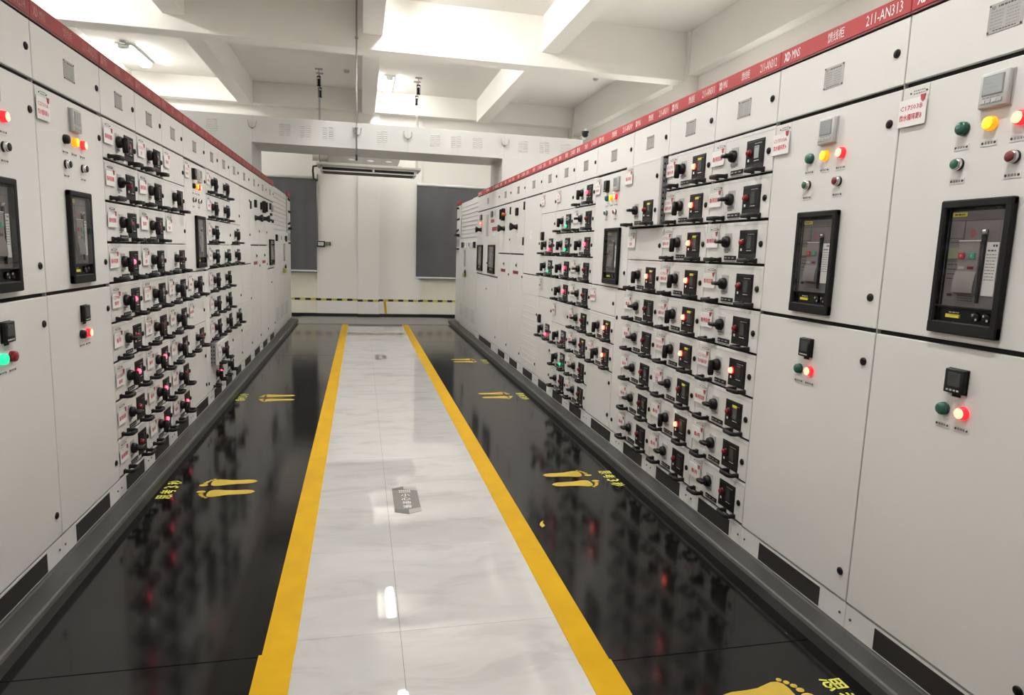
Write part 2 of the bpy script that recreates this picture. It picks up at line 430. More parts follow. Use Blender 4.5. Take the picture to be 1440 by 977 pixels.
def tagc_mesh(lines, big):
    """white card with red writing hung from a small grey caption strip, plus its red hook"""
    b = MB()
    w, h = (.128, .100) if big else (.135, .086)
    b.box(-w/2+.006, w/2, -.002, 0, .050, .092, 'lightplate', .0008)          # caption strip above the card
    for x in (-.020, .052): b.lathe(x, .068, [(.0035, .002), (.0035, .0045), (0, .005)], 'ink', 8)
    b.dashes(-.008, .044, .074, .005, -.0024, 'greyink', len(lines[0])); b.dashes(-.008, .044, .064, .005, -.0024, 'greyink', 5+len(lines[0]))
    b.box(-w/2, w/2, -.010, -.006, .048-h, .048, 'white', .0015)
    b.prism([(w/2-.028, .054), (w/2-.006, .054), (w/2-.010, .034), (w/2-.017, .028), (w/2-.025, .036)], 'y', -.0125, -.0095, 'hook')
    zc = .046-h/2
    if len(lines) == 1:
        b.text(lines[0], -.002, zc, min(w*.84, .030*len(lines[0])+.012), .027, -.0104, 'redink', .02)
    else:
        n = len(lines)
        for i, t in enumerate(lines):
            z = zc + (.020 if n == 2 else .024) - i*(.034 if n == 2 else .024)
            b.text(t, -.004, z, min(w*.82, .022*len(t)), .017 if i == 0 else .024, -.0104, 'redink', .005 if i == 0 else .018)
    return b.mesh('circuit_tag')

def scale_plate_mesh():
    b = MB(); b.box(-.062, .062, -.004, 0, -.0125, .0125, 'black', .0015)
    for k, x in enumerate((-.044, -.008, .030)): b.dashes(x-.010, x+.012, .0, .006, -.0044, 'knobplate', k)
    b.box(-.058, .056, -.001, 0, -.021, -.0165, 'greyink'); return b.mesh('travel_plate')

def drawer_slab_mesh(W, H, pull, perf=True):
    b = MB()
    b.box(.003, W-.003, 0, .018, .0115, H-.003, 'paint', .0022)
    b.box(.012, W-.012, .018, .30, .012, H-.012, 'steelgrey')
    # pressed lines on the face
    b.box(.003, W-.003, -.0008, 0, H-.020, H-.0185, 'knobplate')
    if pull:
        for k in range(3):
            for j in range(int(H/.04)):
                for x in (.0118, W-.0118): b.box(x-.0006, x+.0006, .03+k*.022, .04+k*.022, .03+j*.038, .045+j*.038, 'gap')
    return b.mesh('drawer')

def add_drawer(root, W, spec):
    i, n = spec['row'], spec.get('n', 1)
    H = PITCH*n; z0 = row_bottom(i, n); pull = spec.get('pull', 0)
    d = obj('drawer', cached(('slab', W, n, bool(pull)), lambda: drawer_slab_mesh(W, H, pull)), root, (0, -pull, z0))
    obj('grip', cached('grip', grip_mesh), d, (.122, 0, .024)); obj('grip', cached('grip', grip_mesh), d, (W-.122, 0, .024))
    obj('switch_plate', cached('kp', knob_plate_mesh), d, (.238, 0, .122))
    on = spec.get('on', False)
    obj('rotary_handle', cached(('knob', on), lambda: knob_mesh(on)), d, (.234, -.003, .124))
    k = (spec.get('panel', 'A'), spec.get('yellow', False), spec.get('bright', False))
    obj('breaker_panel', cached(('panel',)+k, lambda: panel_mesh(*k)), d, (.436, 0, .110))
    st = spec.get('lit') or 'off'
    lz = .120 if k[0] == 'A' else .068
    obj('indicator_lamp', cached(('pilot', st), lambda: pilot_mesh(st)), d, (.392 if k[0] == 'A' else .402, -.005, lz))
    obj('travel_plate', cached('sp', scale_plate_mesh), d, (.272, 0, .036))
    lock(d, W-.045, .112)
    if n == 2: lock(d, W-.045, .112+PITCH*.98)
    if spec.get('tag'):
        t = tuple(spec['tag']); obj('circuit_tag', cached(('tag', t, 0), lambda: tagc_mesh(t, False)), d, (.072, 0, .128 + (PITCH if n == 2 else 0)))
    if spec.get('meter'): obj('panel_meter', cached(('meter', 'slim'), lambda: meter_mesh('slim')), d, (.115, 0, .215))
    return d

def slab_mesh(W, H, lou=0):
    b = MB(); b.box(.003, W-.003, 0, .018, .003, H-.003, 'paint', .0022)
    for k in range(lou): b.box(.06, W-.06, -.003, .001, .10+k*.075, .106+k*.075, 'paint', .001)
    return b.mesh('door')
def door(root, W, z0, z1, x0=0.0, locks=(), name='door', lou=0):
    d = obj(name, cached(('door', round(W, 3), round(z1-z0, 3), lou), lambda: slab_mesh(W, z1-z0, lou)), root, (x0, 0, z0))
    for u, z in locks: lock(d, u-x0, z-z0)
    return d

def plate_mesh():
    b = MB(); b.box(-.062, .062, -.0018, 0, -.046, .046, 'plate', .0008)
    b.text('XD', -.045, .033, .016, .010, -.0022, 'ink', .02); b.dashes(-.028, .045, .034, .006, -.0022, 'ink', 1)
    for k in range(6):
        b.dashes(-.052, -.008, .020-k*.010, .0032, -.0022, 'greyink', 20+k); b.dashes(.004, .048, .020-k*.010, .0032, -.0022, 'greyink', 40+k)
    b.dashes(-.04, .04, -.039, .004, -.0022, 'ink', 61)
    for x in (-.057, .057):
        for z in (-.041, .041): b.lathe(x, z, [(.0035, .001), (.0035, .0035), (0, .004)], 'ink', 8)
    return b.mesh('rating_plate')

def header_mesh(W, code, side='R'):
    b = MB(); rd, pr = ('red', 'print') if side == 'R' else ('red2', 'print2')
    b.box(.002, W-.002, -.006, .024, 2.549, 2.622, rd, .002)
    b.box(.002, W-.002, -.004, .024, 2.541, 2.549, 'redd')
    s = W/0.8
    if code:
        y = -.0066
        b.text('XD', .052*s, 2.585, .048*s, .042, y, pr, .03)
        b.text('MNS', .118*s, 2.585, .060*s, .040, y, pr, .0)
        b.text('馈线柜', .390*s, 2.586, .104*s, .044, y, pr, .0)
        b.text(code, .664*s, 2.586, .190*s, .042, y, pr, .0)
    return b.mesh('header_band')

def eyebolt_mesh():
    b = MB(); n = 14
    b.tube([(.021*math.cos(2*math.pi*k/n), 0, .034+.021*math.sin(2*math.pi*k/n)) for k in range(n)], .0055, 'galv', 7, True)
    b.lathe(0, 0, [(.013, 0), (.013, .006), (.008, .014)], 'galv', 10, 0, 'z'); return b.mesh('lifting_eye')

def body_mesh(W, dark=True, top=2.54):
    b = MB()
    b.box(.001, W-.001, .0205, 1.0, .172, top, 'paint')
    b.box(.004, W-.004, .019, .021, .180, top-.004, 'gap')
    b.box(.001, .0025, .003, .0205, .182, top, 'knobplate'); b.box(W-.0025, W-.001, .003, .0205, .182, top, 'knobplate')
    return b.mesh('body')
def plinth_mesh(W):
    b = MB(); b.box(.001, W-.001, .004, .95, .060, .180, 'paint', .001)
    m = .165*W/.8; b.box(m, W-m, .0025, .005, .078, .168, 'vent')
    for x in (.032, W-.032): b.lathe(x, .125, [(.006, 0), (.006, .003), (0, .004)], 'ink', 8, .004)
    return b.mesh('plinth')

def acb(root, u0, u1, z0, z1):
    """withdrawable air circuit breaker showing through its door cut-out"""
    w, h = u1-u0, z1-z0; cx, cz = (u0+u1)/2, (z0+z1)/2
    X = lambda s: -w*.366 + s*w*.722          # window coordinates: s across, t down
    Zt, Zb = h/2-.038*h/.457, -h/2+.097*h/.457
    Zz = lambda t: Zt-(Zt-Zb)*t
    g = h/.457; sx = w/.27
    b = MB()
    # bezel: four beams with a sloping inner edge
    ix0, ix1 = X(-.06), X(1.06); iz1 = Zz(-.03)
    b.box(-w/2, ix0, -.024, .0, -h/2, h/2, 'blackm', .005); b.box(ix1, w/2, -.024, .0, -h/2, h/2, 'blackm', .004)
    b.box(-w/2, w/2, -.0245, .0, iz1, h/2, 'blackm', .005); b.box(-w/2, w/2, -.0245, .0, -h/2, -h/2+.042*g, 'blackm', .004)
    b.box(ix0, ix1, -.020, .0, Zb-.006, Zb, 'blackm', .001)
    root_p = b.build('air_breaker', root, (cx, 0, cz))
    f = MB()
    yb = -.002
    f.box(ix0, ix1, yb, .0, -h/2+.03*g, iz1+.002, 'black')
    f.box(X(0), X(1), yb-.002, yb, Zb, Zt, 'acb')
    f.box(X(.01), X(.30), yb-.0035, yb-.002, Zz(.055), Zz(.012), 'yellow'); f.dashes(X(.05), X(.27), Zz(.034), .005, yb-.0038, 'ink', 2)
    f.box(X(0), X(1), yb-.003, yb-.002, Zz(.100), Zz(.096), 'gap')
    f.box(X(.28), X(.285), yb-.003, yb-.002, Zz(.30), Zz(.1), 'gap'); f.box(X(0), X(.28), yb-.003, yb-.002, Zz(.285), Zz(.281), 'gap')
    f.text('D', X(.47), Zz(.235), .018*sx, .028*g, yb-.0024, 'btnr', .03)
    f.dashes(X(.03), X(.22), Zz(.325), .005, yb-.0024, 'ink', 7)
    for k in range(4): f.dashes(X(.03), X(.22), Zz(.56+k*.05), .003, yb-.0024, 'gap', 9+k)
    f.box(X(.0), X(.26), yb-.003, yb-.002, Zz(.526), Zz(.522), 'gap'); f.box(X(.08), X(.18), yb-.003, yb-.002, Zz(.90), Zz(.87), 'gap')
    f.build('breaker_face', root_p)
    c = MB(); c.box(X(.25), X(.66), yb-.012, yb-.002, Zz(.86), Zz(.31), 'acbl', .002)
    c.box(X(.25), X(.66), yb-.0135, yb-.009, Zz(.314), Zz(.306), 'white')  # white strip paints the highlight along the block's top edge
    c.box(X(.29), X(.41), yb-.013, yb-.012, Zz(.605), Zz(.575), 'knobplate'); c.box(X(.47), X(.59), yb-.013, yb-.012, Zz(.605), Zz(.575), 'redb')
    n = 9; pr = []
    for k in range(n+1):
        a = k/n*math.pi*.62; pr.append((yb-.012-.008*math.sin(a), Zz(.63)-(Zz(.63)-Zz(.85))*k/n))
    vs = [(x, p[0], p[1]) for x in (X(.24), X(.65)) for p in pr]
    c.add(vs, [(k, k+1, n+2+k, n+1+k) for k in range(n)], 'acbl', True)
    for x in (X(.24), X(.65)): c.add([(x, p[0], p[1]) for p in pr]+[(x, yb-.012, Zz(.85))], [list(range(n+2))], 'acb')
    for k in range(3): c.dashes(X(.30), X(.60), Zz(.885+k*.025), .003, yb-.0026, 'gap', 30+k)
    c.build('charging_block', root_p)
    for s, mt in ((.335, 'btnr'), (.54, 'btng')):
        p = MB(); p.box(-.012*sx, .012*sx, -.005, 0, -.010*g, .010*g, mt, .0015); p.text('O' if mt == 'btnr' else 'I', 0, 0, None, .009*g, -.0055, 'print')
        p.build('push_button', root_p, (X(s), yb-.012, Zz(.465)))
    l = MB(); l.lathe(X(.70), Zz(.22), [(.010*g, 0), (.010*g, .008), (.006*g, .014), (0, .015)], 'chrome', 14, yb-.002)
    l.prism([(X(.66), Zz(.25)), (X(.735), Zz(.25)), (X(.735), Zz(.34)), (X(.725), Zz(.95)), (X(.69), Zz(.95)), (X(.675), Zz(.34))], 'y', yb-.002, yb-.011, 'black'); l.build('racking_lever', root_p)
    t = MB(); t.box(X(.75), X(.975), yb-.0035, yb-.002, Zz(.87), Zz(.325), 'white')
    t.dashes(X(.87), X(.95), Zz(.36), .008, yb-.0038, 'ink', 3); t.dashes(X(.78), X(.93), Zz(.41), .005, yb-.0038, 'ink', 5)
    for k in range(9): t.dashes(X(.77), X(.95), Zz(.45+k*.032), .003, yb-.0038, 'greyink', 50+k)
    t.build('data_label', root_p)
    s = MB(); s.box(X(.02), X(.225), yb-.005, yb-.002, Zz(.50), Zz(.385), 'olive', .001); s.build('display', root_p)
    q = MB()
    zk = (Zb-.006 + -h/2+.042*g)/2
    q.box(X(.12), X(.40), yb-.006, yb, zk-.010*g, zk+.002*g, 'yellow'); q.dashes(X(.16), X(.38), zk+.008*g, .004, yb-.0004, 'chrome', 2)
    q.build('key_label', root_p)
    for sx2 in (.72, .93):
        q = MB()
        q.lathe(X(sx2), zk, [(.016*sx, 0), (.016*sx, .006), (.013*sx, .009), (0, .009)], 'black', 14, yb)
        for dx, dz in ((-.008, .006), (.006, -.008)): q.box(X(sx2)+dx*sx-.0035, X(sx2)+dx*sx+.0035, yb-.0098, yb-.009, zk+dz*g-.004, zk+dz*g+.004, 'chrome')
        q.build('key_cylinder', root_p)
    gl = MB(); gl.box(ix0+.001, ix1-.001, -.0235, -.0225, Zb-.002, iz1-.001, 'glass'); gl.build('clear_cover', root_p)
    return root_p

def small(root_door, key, fn, u, z, base, name):
    return obj(name, cached(key, fn), root_door, (u, 0, z-base))

def cabinet_base(side, y_near, y_far, label, code, group, top=True, header=True, depth=True):
    W = round(y_far-y_near, 3)
    if side == 'R': root = thing('switchgear_cabinet', label, 'electrical cabinet', (RX, y_far, 0), -math.pi/2, group)
    else: root = thing('switchgear_cabinet', label, 'electrical cabinet', (LX, y_near, 0), math.pi/2, group)
    obj('body', cached(('body', W), lambda: body_mesh(W)), root)
    obj('plinth', cached(('plinth', W), lambda: plinth_mesh(W)), root)
    if header: obj('header_band', header_mesh(W, code, side), root)
    if top:
        d = door(root, W, 2.288, 2.538, locks=((W-.05, 2.414),))
        obj('rating_plate', cached('plate', plate_mesh), d, (W/2-.005, 0, 2.415-2.288))
        e = [.055, .125] if side == 'R' else [W-.125, W-.055]
        for u in (e if not (9.2 < y_near < 10.8 and side == 'L') else ()): obj('lifting_eye', cached('eye', eyebolt_mesh), root, (u, .075, 2.60))
        tb = MB(); tb.box(.02, W-.02, .06, .95, 2.54, 2.60, 'paint'); tb.build('roof_panel', root)
    root['W'] = W
    return root, W

def acb_cabinet(side, y0, y1, label, code, group, tagtext, low, lampset=('green', 'amber', 'redlit'), wide=False):
    root, W = cabinet_base(side, y0, y1, label, code, group)
    zb = 1.353
    d = door(root, W, zb, 2.275, locks=((W-.05, 2.153), (W-.05, 1.478)))
    z = lambda v: v
    t = tuple(tagtext)
    small(d, ('tag', t, 1), lambda: tagc_mesh(t, True), .064, 2.178, zb, 'circuit_tag')
    if wide:
        small(d, ('meter', 'slim'), lambda: meter_mesh('slim'), .292, 2.178, zb, 'panel_meter'); small(d, ('meter', 'silver'), lambda: meter_mesh('silver'), .505, 2.180, zb, 'panel_meter')
    else:
        small(d, ('meter', 'silver'), lambda: meter_mesh('silver'), .405, 2.183, zb, 'panel_meter')
    for u, k in zip((.293, .396, .498), lampset):
        small(d, ('lens', k), lambda k=k: lens_mesh(k), u, 2.079, zb, 'indicator_lamp'); small(d, 'cap', caption_mesh, u-.002, 2.018, zb, 'caption_plate')
    for u, k in ((.290, 'g'), (.492, 'r')):
        if side == 'L': k = 'k'
        small(d, ('btn', k), lambda k=k: button_mesh(k), u, 1.961, zb, 'push_button'); small(d, 'cap', caption_mesh, u, 1.905, zb, 'caption_plate')
    if wide: acb(root, .312, .642, 1.379, 1.832)
    else: acb(root, .259, .529, 1.381, 1.838)
    if low == 'plain2' or low == 'plain3':
        e = door(root, W, ZLOW, 1.341, locks=((W-.05, 1.216), (W-.05, .304)))
        small(e, ('meter', 'black'), lambda: meter_mesh('black'), .398, 1.222, ZLOW, 'panel_meter')
        for u, k in zip((.356, .433), (('green', 'redlit') if side == 'R' else (('greenlit', 'redoff') if low == 'plain3' else ('dark', 'redlit')))):
            small(e, ('lens', k), lambda k=k: lens_mesh(k), u, 1.117, ZLOW, 'indicator_lamp'); small(e, 'cap', caption_mesh, u, 1.060, ZLOW, 'caption_plate')
    return root, W

SP = ('备用',); SP4 = ('备用回路',)
def D(row, **k): k['row'] = row; return k
def drawer_cabinet(side, y0, y1, label, code, group, drawers, blanks=()):
    root, W = cabinet_base(side, y0, y1, label, code, group)
    for s in drawers: add_drawer(root, W, s)
    for bl in blanks: blank(root, W, *bl)
    return root, W
def blank(root, W, row, n=1, tg=None, nl=1):
    z0, z1 = row_bottom(row, n), row_bottom(row, n)+PITCH*n
    lk = [(W-.045, z0+.105)] + ([(W-.045, z1-.09)] if nl > 1 else [])
    d = door(root, W, z0, z1, locks=lk, name='blanking_door')
    if tg:
        t = tuple(tg); obj('circuit_tag', cached(('tag', t, 0), lambda: tagc_mesh(t, False)), d, (.072, 0, .128+PITCH*(n-1)))

GR = 'switchgear cabinets of the right row'; GL = 'switchgear cabinets of the left row'
# ------------------------------------------------------------------ right row
acb_cabinet('R', 1.450, 2.250, 'grey switchgear cabinet nearest the camera on the right, with the largest black breaker window', '211-AN314', GR, ('C17S03B', '热水循环泵B'), 'plain2')
acb_cabinet('R', 2.250, 3.050, 'pale grey switchgear cabinet under red header reading AN313, one black breaker window', '211-AN313', GR, ('C17S03A', '热水循环泵A'), 'plain2')
drawer_cabinet('R', 3.050, 3.650, 'nine-drawer switchgear cabinet next to the AN313 breaker cabinet, only its sixth drawer lit', '211-AN312', GR,
    [D(1, tag=SP4, bright=True), D(2, tag=SP4), D(3, tag=SP4), D(4, tag=SP4), D(5, tag=SP4), D(6, tag=('C17S05', '热水循环泵'), on=True, lit='red'), D(7, tag=SP4, yellow=True), D(8, tag=SP), D(9, tag=SP)])
drawer_cabinet('R', 3.650, 4.250, 'nine-drawer switchgear cabinet with seven red lit lamps and yellow labels', '211-AN311', GR,
    [D(r, tag=(('C17S1%d' % r), '循环水泵'), on=True, lit='red', yellow=True) for r in range(1, 7)] + [D(7, tag=('C17S17', '补水', '水泵'), yellow=True), D(8, tag=SP, on=True, lit='red'), D(9, tag=SP)])
drawer_cabinet('R', 4.250, 4.850, 'switchgear cabinet with a double-height top drawer standing pulled out', '211-AN310', GR,
    [D(1, n=2, tag=('备用柜',), yellow=True, pull=.05), D(4, on=True, lit='red', yellow=True), D(5, tag=SP), D(6, tag=SP), D(7, tag=SP), D(8, tag=SP), D(9, tag=SP)],
    [(3, 1, ('二层', '照明'))])
root, W = acb_cabinet('R', 4.850, 5.650, 'switchgear cabinet with air breaker window above two tall-handled lit drawers', '211-AN309', GR, ('C17S02', '冷冻水泵'), None, wide=True)
for s in (D(6, on=True, lit='red', yellow=True), D(7, on=True, lit='red', tag=('C17S08', '水泵'))): add_drawer(root, .6, s)
blank(root, .6, 5, 1, SP4); blank(root, .6, 8, 2, None, 2)
door(root, W-.604, ZLOW, 1.341, .604, locks=((.652, 1.118), (.660, .278)))
drawer_cabinet('R', 5.650, 6.250, 'nine-drawer switchgear cabinet beside the breaker cabinet, its first and third drawers lit', '211-AN308', GR,
    [D(1, on=True, lit='pink'), D(2, tag=SP), D(3, on=True, lit='pink'), D(4, tag=SP), D(5, tag=SP), D(6, tag=SP, yellow=True), D(7, tag=SP, yellow=True), D(8, tag=SP), D(9, tag=SP)])
drawer_cabinet('R', 6.250, 6.850, 'switchgear cabinet with green lit drawers between blank doors on its first and sixth rows', '211-AN307', GR,
    [D(2, on=True, lit='green', panel='B'), D(3, on=True, lit='green', panel='B'), D(4, on=True, lit='pink'), D(5, on=True, lit='pink'), D(7, on=True, panel='B'), D(8, on=True, lit='green', panel='B'), D(9)],
    [(1, 1, ('照明', '配电')), (6, 1, SP)])
drawer_cabinet('R', 6.850, 7.450, 'switchgear cabinet with small black meters over two red lit double drawers', '211-AN306', GR,
    [D(2, n=2, on=True, lit='pink', panel='B', meter=True), D(4, on=True, lit='green', panel='B'), D(6, n=2, on=True, lit='pink', panel='B', meter=True)],
    [(1, 1, ('照明', '总柜')), (5, 1, SP), (8, 2, None, 2)])

def plain_cabinet(side, y0, y1, label, code, group, mid=1.350, tagz=None, nl=None, lou=12):
    root, W = cabinet_base(side, y0, y1, label, code, group)
    d = door(root, W, mid, 2.277, locks=((W-.05, 2.15), (W-.05, 1.717)))
    if tagz:
        b = MB(); b.box(-.05, .05, -.003, 0, -.02, .02, 'white', .001); b.box(-.06, .06, -.003, 0, -.085, -.04, 'white', .001); b.build('notice_card', d, (.36, 0, tagz-mid))
    door(root, W, ZLOW, mid-.006, locks=((W-.05, .895), (W-.05, .306)), lou=lou)
    return root, W

def knob_big_mesh():
    b = MB(); b.lathe(0, 0, [(.038, 0), (.038, .012), (.030, .02), (.028, .05), (.05, .085), (.05, .10), (0, .104)], 'black', 18); b.box(-.05, .05, -.002, 0, -.12, -.07, 'white'); return b.mesh('selector_switch')
def toggle_mesh():
    b = MB(); b.box(-.04, .04, -.03, 0, -.05, .05, 'blackm', .005); b.box(-.025, .025, -.034, -.03, -.03, .035, 'lcdd'); return b.mesh('panel_meter')
def redplate_mesh():
    b = MB(); b.box(-.15, .15, -.004, 0, -.022, .022, 'redplate', .001); b.dashes(-.1, .1, 0, .018, -.0045, 'redd', 4); return b.mesh('warning_plate')
def hinge_mesh():
    b = MB(); b.lathe(0, -.05, [(.012, 0), (.012, .10), (0, .102)], 'black', 10, -.008, 'z'); return b.mesh('hinge_pin')

def section_cabinet(side, y0, y1, label, code, group, items, gap=1.585, lowitems=()):
    root, W = cabinet_base(side, y0, y1, label, code, group)
    d = door(root, W, gap+.006, 2.277, locks=((W-.04, 1.78),))
    e = door(root, W, ZLOW, gap-.006, locks=((W-.04, 1.30), (W-.06, .306)))
    for (what, u, z) in items:
        {'knob': lambda: small(d, 'bigknob', knob_big_mesh, u, z, gap+.006, 'selector_switch'),
         'meter': lambda: small(d, 'toggle', toggle_mesh, u, z, gap+.006, 'panel_meter'),
         'tall': lambda: small(d, 'tallsw', tall_mesh, u, z, gap+.006, 'changeover_switch'),
         'orange': lambda: small(d, 'orangek', orange_mesh, u, z, gap+.006, 'emergency_knob'),
         'hinge': lambda: small(d, 'hinge', hinge_mesh, u, z, gap+.006, 'hinge_pin')}[what]()
    small(e, 'toggle_s', socket_mesh, W*.55, 1.44, ZLOW, 'key_switch'); small(e, 'rp', redplate_mesh, W*.48, 1.345, ZLOW, 'warning_plate')
    return root, W
def tall_mesh():
    b = MB(); b.box(-.045, .045, -.05, 0, -.085, .085, 'black', .008); b.box(-.02, .02, -.075, -.05, -.07, .07, 'blackm', .006); return b.mesh('changeover_switch')
def orange_mesh():
    b = MB(); b.lathe(0, 0, [(.018, 0), (.018, .03), (.026, .04), (.026, .055), (.015, .062), (0, .063)], 'orange', 16); return b.mesh('emergency_knob')
def socket_mesh():
    b = MB(); b.box(-.022, .022, -.006, 0, -.03, .03, 'knobplate', .002); b.lathe(0, 0, [(.014, .004), (.014, .016), (0, .018)], 'black', 12); return b.mesh('key_switch')

plain_cabinet('R', 7.450, 8.250, 'plain louvred switchgear cabinet with two small white cards on its upper door', '211-AN305', GR, tagz=1.86)
section_cabinet('R', 8.250, 9.050, 'switchgear cabinet with a single black selector knob under one slim meter', '211-AN304', GR, [('meter', .40, 2.135), ('knob', .385, 1.94), ('hinge', .78, 2.19), ('hinge', .78, 1.75)])
section_cabinet('R', 9.050, 9.850, 'switchgear cabinet with an orange emergency knob beside a tall black changeover switch', '211-AN303', GR, [('meter', .18, 2.135), ('tall', .36, 2.137), ('orange', .46, 2.133), ('knob', .39, 1.94), ('hinge', .78, 2.17)])

def incoming(side, y0, y1, label, code, group, windows, reds=True):
    root, W = cabinet_base(side, y0, y1, label, code, group)
    g = 1.222
    d = door(root, W, g+.006, 2.277, locks=((W*.52, 1.42),))
    door(root, W, ZLOW, g-.006, locks=((W*.52, 1.0), (W-.06, .306)))
    for u0, u1, z0, z1 in windows: acb(root, u0, u1, z0, z1)
    return root, W, d, g+.006
root, W, d, bz = incoming('R', 9.850, 11.750, 'wide incoming cabinet at the far end with two narrow breaker windows and red notices', '211-AN302', GR, [(.10, .60, 1.272, 1.712), (1.13, 1.66, 1.265, 1.711)])
for u, z, wd, hh, mt, nm in ((.95, 2.02, .20, .34, 'knobplate', 'schematic_plate'), (1.38, 2.08, .26, .05, 'redplate', 'warning_plate'), (1.55, 1.955, .36, .06, 'redplate', 'warning_plate'), (1.34, 2.185, .12, .09, 'lcdd', 'panel_meter'), (1.60, 2.19, .12, .09, 'meterw', 'panel_meter'), (.37, 2.175, .16, .09, 'lcdd', 'panel_meter'), (1.55, 1.87, .30, .05, 'white', 'notice_card')):
    b = MB(); b.box(-wd/2, wd/2, -.02 if 'meter' in nm else -.004, 0, -hh/2, hh/2, mt, .002); b.build(nm, d, (u, 0, z-bz))
for u in (.37, .47): small(d, ('lens', 'redlit'), lambda: lens_mesh('redlit'), u, 2.074, bz, 'indicator_lamp')
small(d, 'bigknob', knob_big_mesh, .38, 1.97, bz, 'selector_switch')

def enclosure(side, y0, y1, label, group):
    W = y1-y0
    root = thing('transformer_enclosure', label, 'transformer enclosure', (RX, y1, 0) if side == 'R' else (LX, y0, 0), -math.pi/2 if side == 'R' else math.pi/2, group)
    b = MB(); b.box(.001, W-.001, .02, 1.2, .06, 2.56, 'paint')
    for k in range(9): b.box(.05, W-.05, .012, .021, 1.86+k*.075, 1.868+k*.075, 'knobplate')
    b.build('body', root)
    n = 3
    for k in range(n):
        x0, x1 = W*k/n, W*(k+1)/n
        d = MB(); d.box(x0+.004, x1-.004, 0, .02, .12, 1.83, 'paint', .003)
        for j in range(8): d.box(x0+.12, x1-.12, -.003, .001, .30+j*.03, .31+j*.03, 'knobplate')
        d.build('door', root)
    tb = MB(); tb.box(.1, W-.1, .12, 1.1, 2.56, 2.60, 'paint'); tb.box(.3, W-.3, .2, 1.0, 2.60, 2.66, 'paint', .01); tb.build('roof_cowl', root)
    mir = (lambda u: u) if side == 'R' else (lambda u: W-u)
    for u, mt in ((.42, 'lcdd'), (.80, 'white'), (1.36, 'white'), (1.86, 'black')):
        m = MB(); m.box(-.07, .07, -.03, 0, -.055, .055, mt, .004); m.box(-.045, .045, -.033, -.03, -.03, .04, 'lcd' if mt == 'white' else 'lcdd'); m.build('panel_meter', root, (mir(u), 0, 1.715))
    r = MB(); r.box(-.014, .014, -.03, 0, -.16, .16, 'galv', .004); r.build('door_rod', root, (mir(.76), 0, 1.46))
    p = MB(); p.box(-.08, .08, -.05, 0, -.05, .03, 'lock_green', .008); p.tube([(.06, -.03, .02), (.06, -.03, .07), (.12, -.03, .09), (.17, -.03, .06), (.17, -.03, -.02)], .012, 'black', 8); p.build('padlock', root, (mir(.82), 0, 1.14))
    return root
def ring_cabinet(side, y0, y1, label, code, group):
    W = round(y1-y0, 3)
    root = thing('switchgear_cabinet', label, 'electrical cabinet', (RX, y1, 0) if side == 'R' else (LX, y0, 0), -math.pi/2 if side == 'R' else math.pi/2, group)
    obj('body', body_mesh(W), root); obj('header_band', header_mesh(W, '', side), root)
    d = door(root, W, 1.90, 2.53, locks=())
    e = door(root, W, .12, 1.89, locks=())
    for u, z in ((.12, 2.49), (.30, 2.48), (.18, 2.25), (.42, 2.25), (.14, 2.01), (.34, 2.03)):
        b = MB(); b.lathe(0, 0, [(.022, 0), (.022, .02), (.014, .03), (0, .032)], 'black', 12); b.build('selector_switch', d, (u*W/.6, 0, z-1.90))
    h = MB(); h.box(-.16, .16, -.07, 0, -.022, .022, 'black', .008); h.build('handle', d, (W*.5, 0, 1.925-1.90))
    for u, z in ((W*.25, 1.76), (W*.72, 1.76)):
        b = MB(); b.box(-.05, .05, -.008, 0, -.08, .08, 'knobplate', .003); b.box(-.012, .012, -.012, -.008, -.07, .07, 'black'); b.build('switch_plate', e, (u, 0, z-.12))
    h = MB(); h.box(-.17, .17, -.05, 0, -.014, .014, 'black', .006); h.build('handle', e, (W*.5, 0, 1.635-.12))
    return root
enclosure('R', 11.750, 13.850, 'plain grey transformer enclosure with white meters at the far end of the right row', 'transformer enclosures')
ring_cabinet('R', 13.850, 14.400, 'last narrow cabinet of the right row with black handles', '', GR)

acb_cabinet('R', 0.650, 1.450, 'grey breaker cabinet next along the right row, just beyond the edge of the view', '211-AN315', GR, ('C17S04B', '热水循环泵'), 'plain2')
# ------------------------------------------------------------------ left row
acb_cabinet('L', 1.863, 2.650, 'grey breaker cabinet next along the left row, just beyond the edge of the view', '211-AN215', GL, ('C27S04B', '热水循环泵'), 'plain2', ('dark', 'amber', 'redlit'))
acb_cabinet('L', 2.650, 3.437, 'grey cabinet nearest the camera in the left row, with a green lamp glowing', '211-AN214', GL, ('C27S03B', '热水循环泵B'), 'plain3', ('dark', 'amber', 'redlit'))
acb_cabinet('L', 3.437, 4.227, 'grey switchgear cabinet between the green-lamp cabinet and the left drawer columns, narrow black breaker window', '211-AN213', GL, ('C27S03A', '热水循环泵A'), 'plain2', ('dark', 'amber', 'redlit'))
drawer_cabinet('L', 4.227, 4.815, 'nine-drawer cabinet first after the left breaker cabinet, rotary handles partly turned sideways', '211-AN212', GL,
    [D(1, tag=SP4, on=True, lit='off'), D(2, tag=SP4), D(3, tag=SP4, on=True), D(4, tag=SP4, on=True, lit='pink'), D(5, tag=('C27S05', '循环泵'), on=True, lit='pink'), D(6, tag=SP), D(7, tag=('C27S07', '循环泵'), on=True, lit='pink'), D(8, tag=SP4), D(9, tag=SP4)])
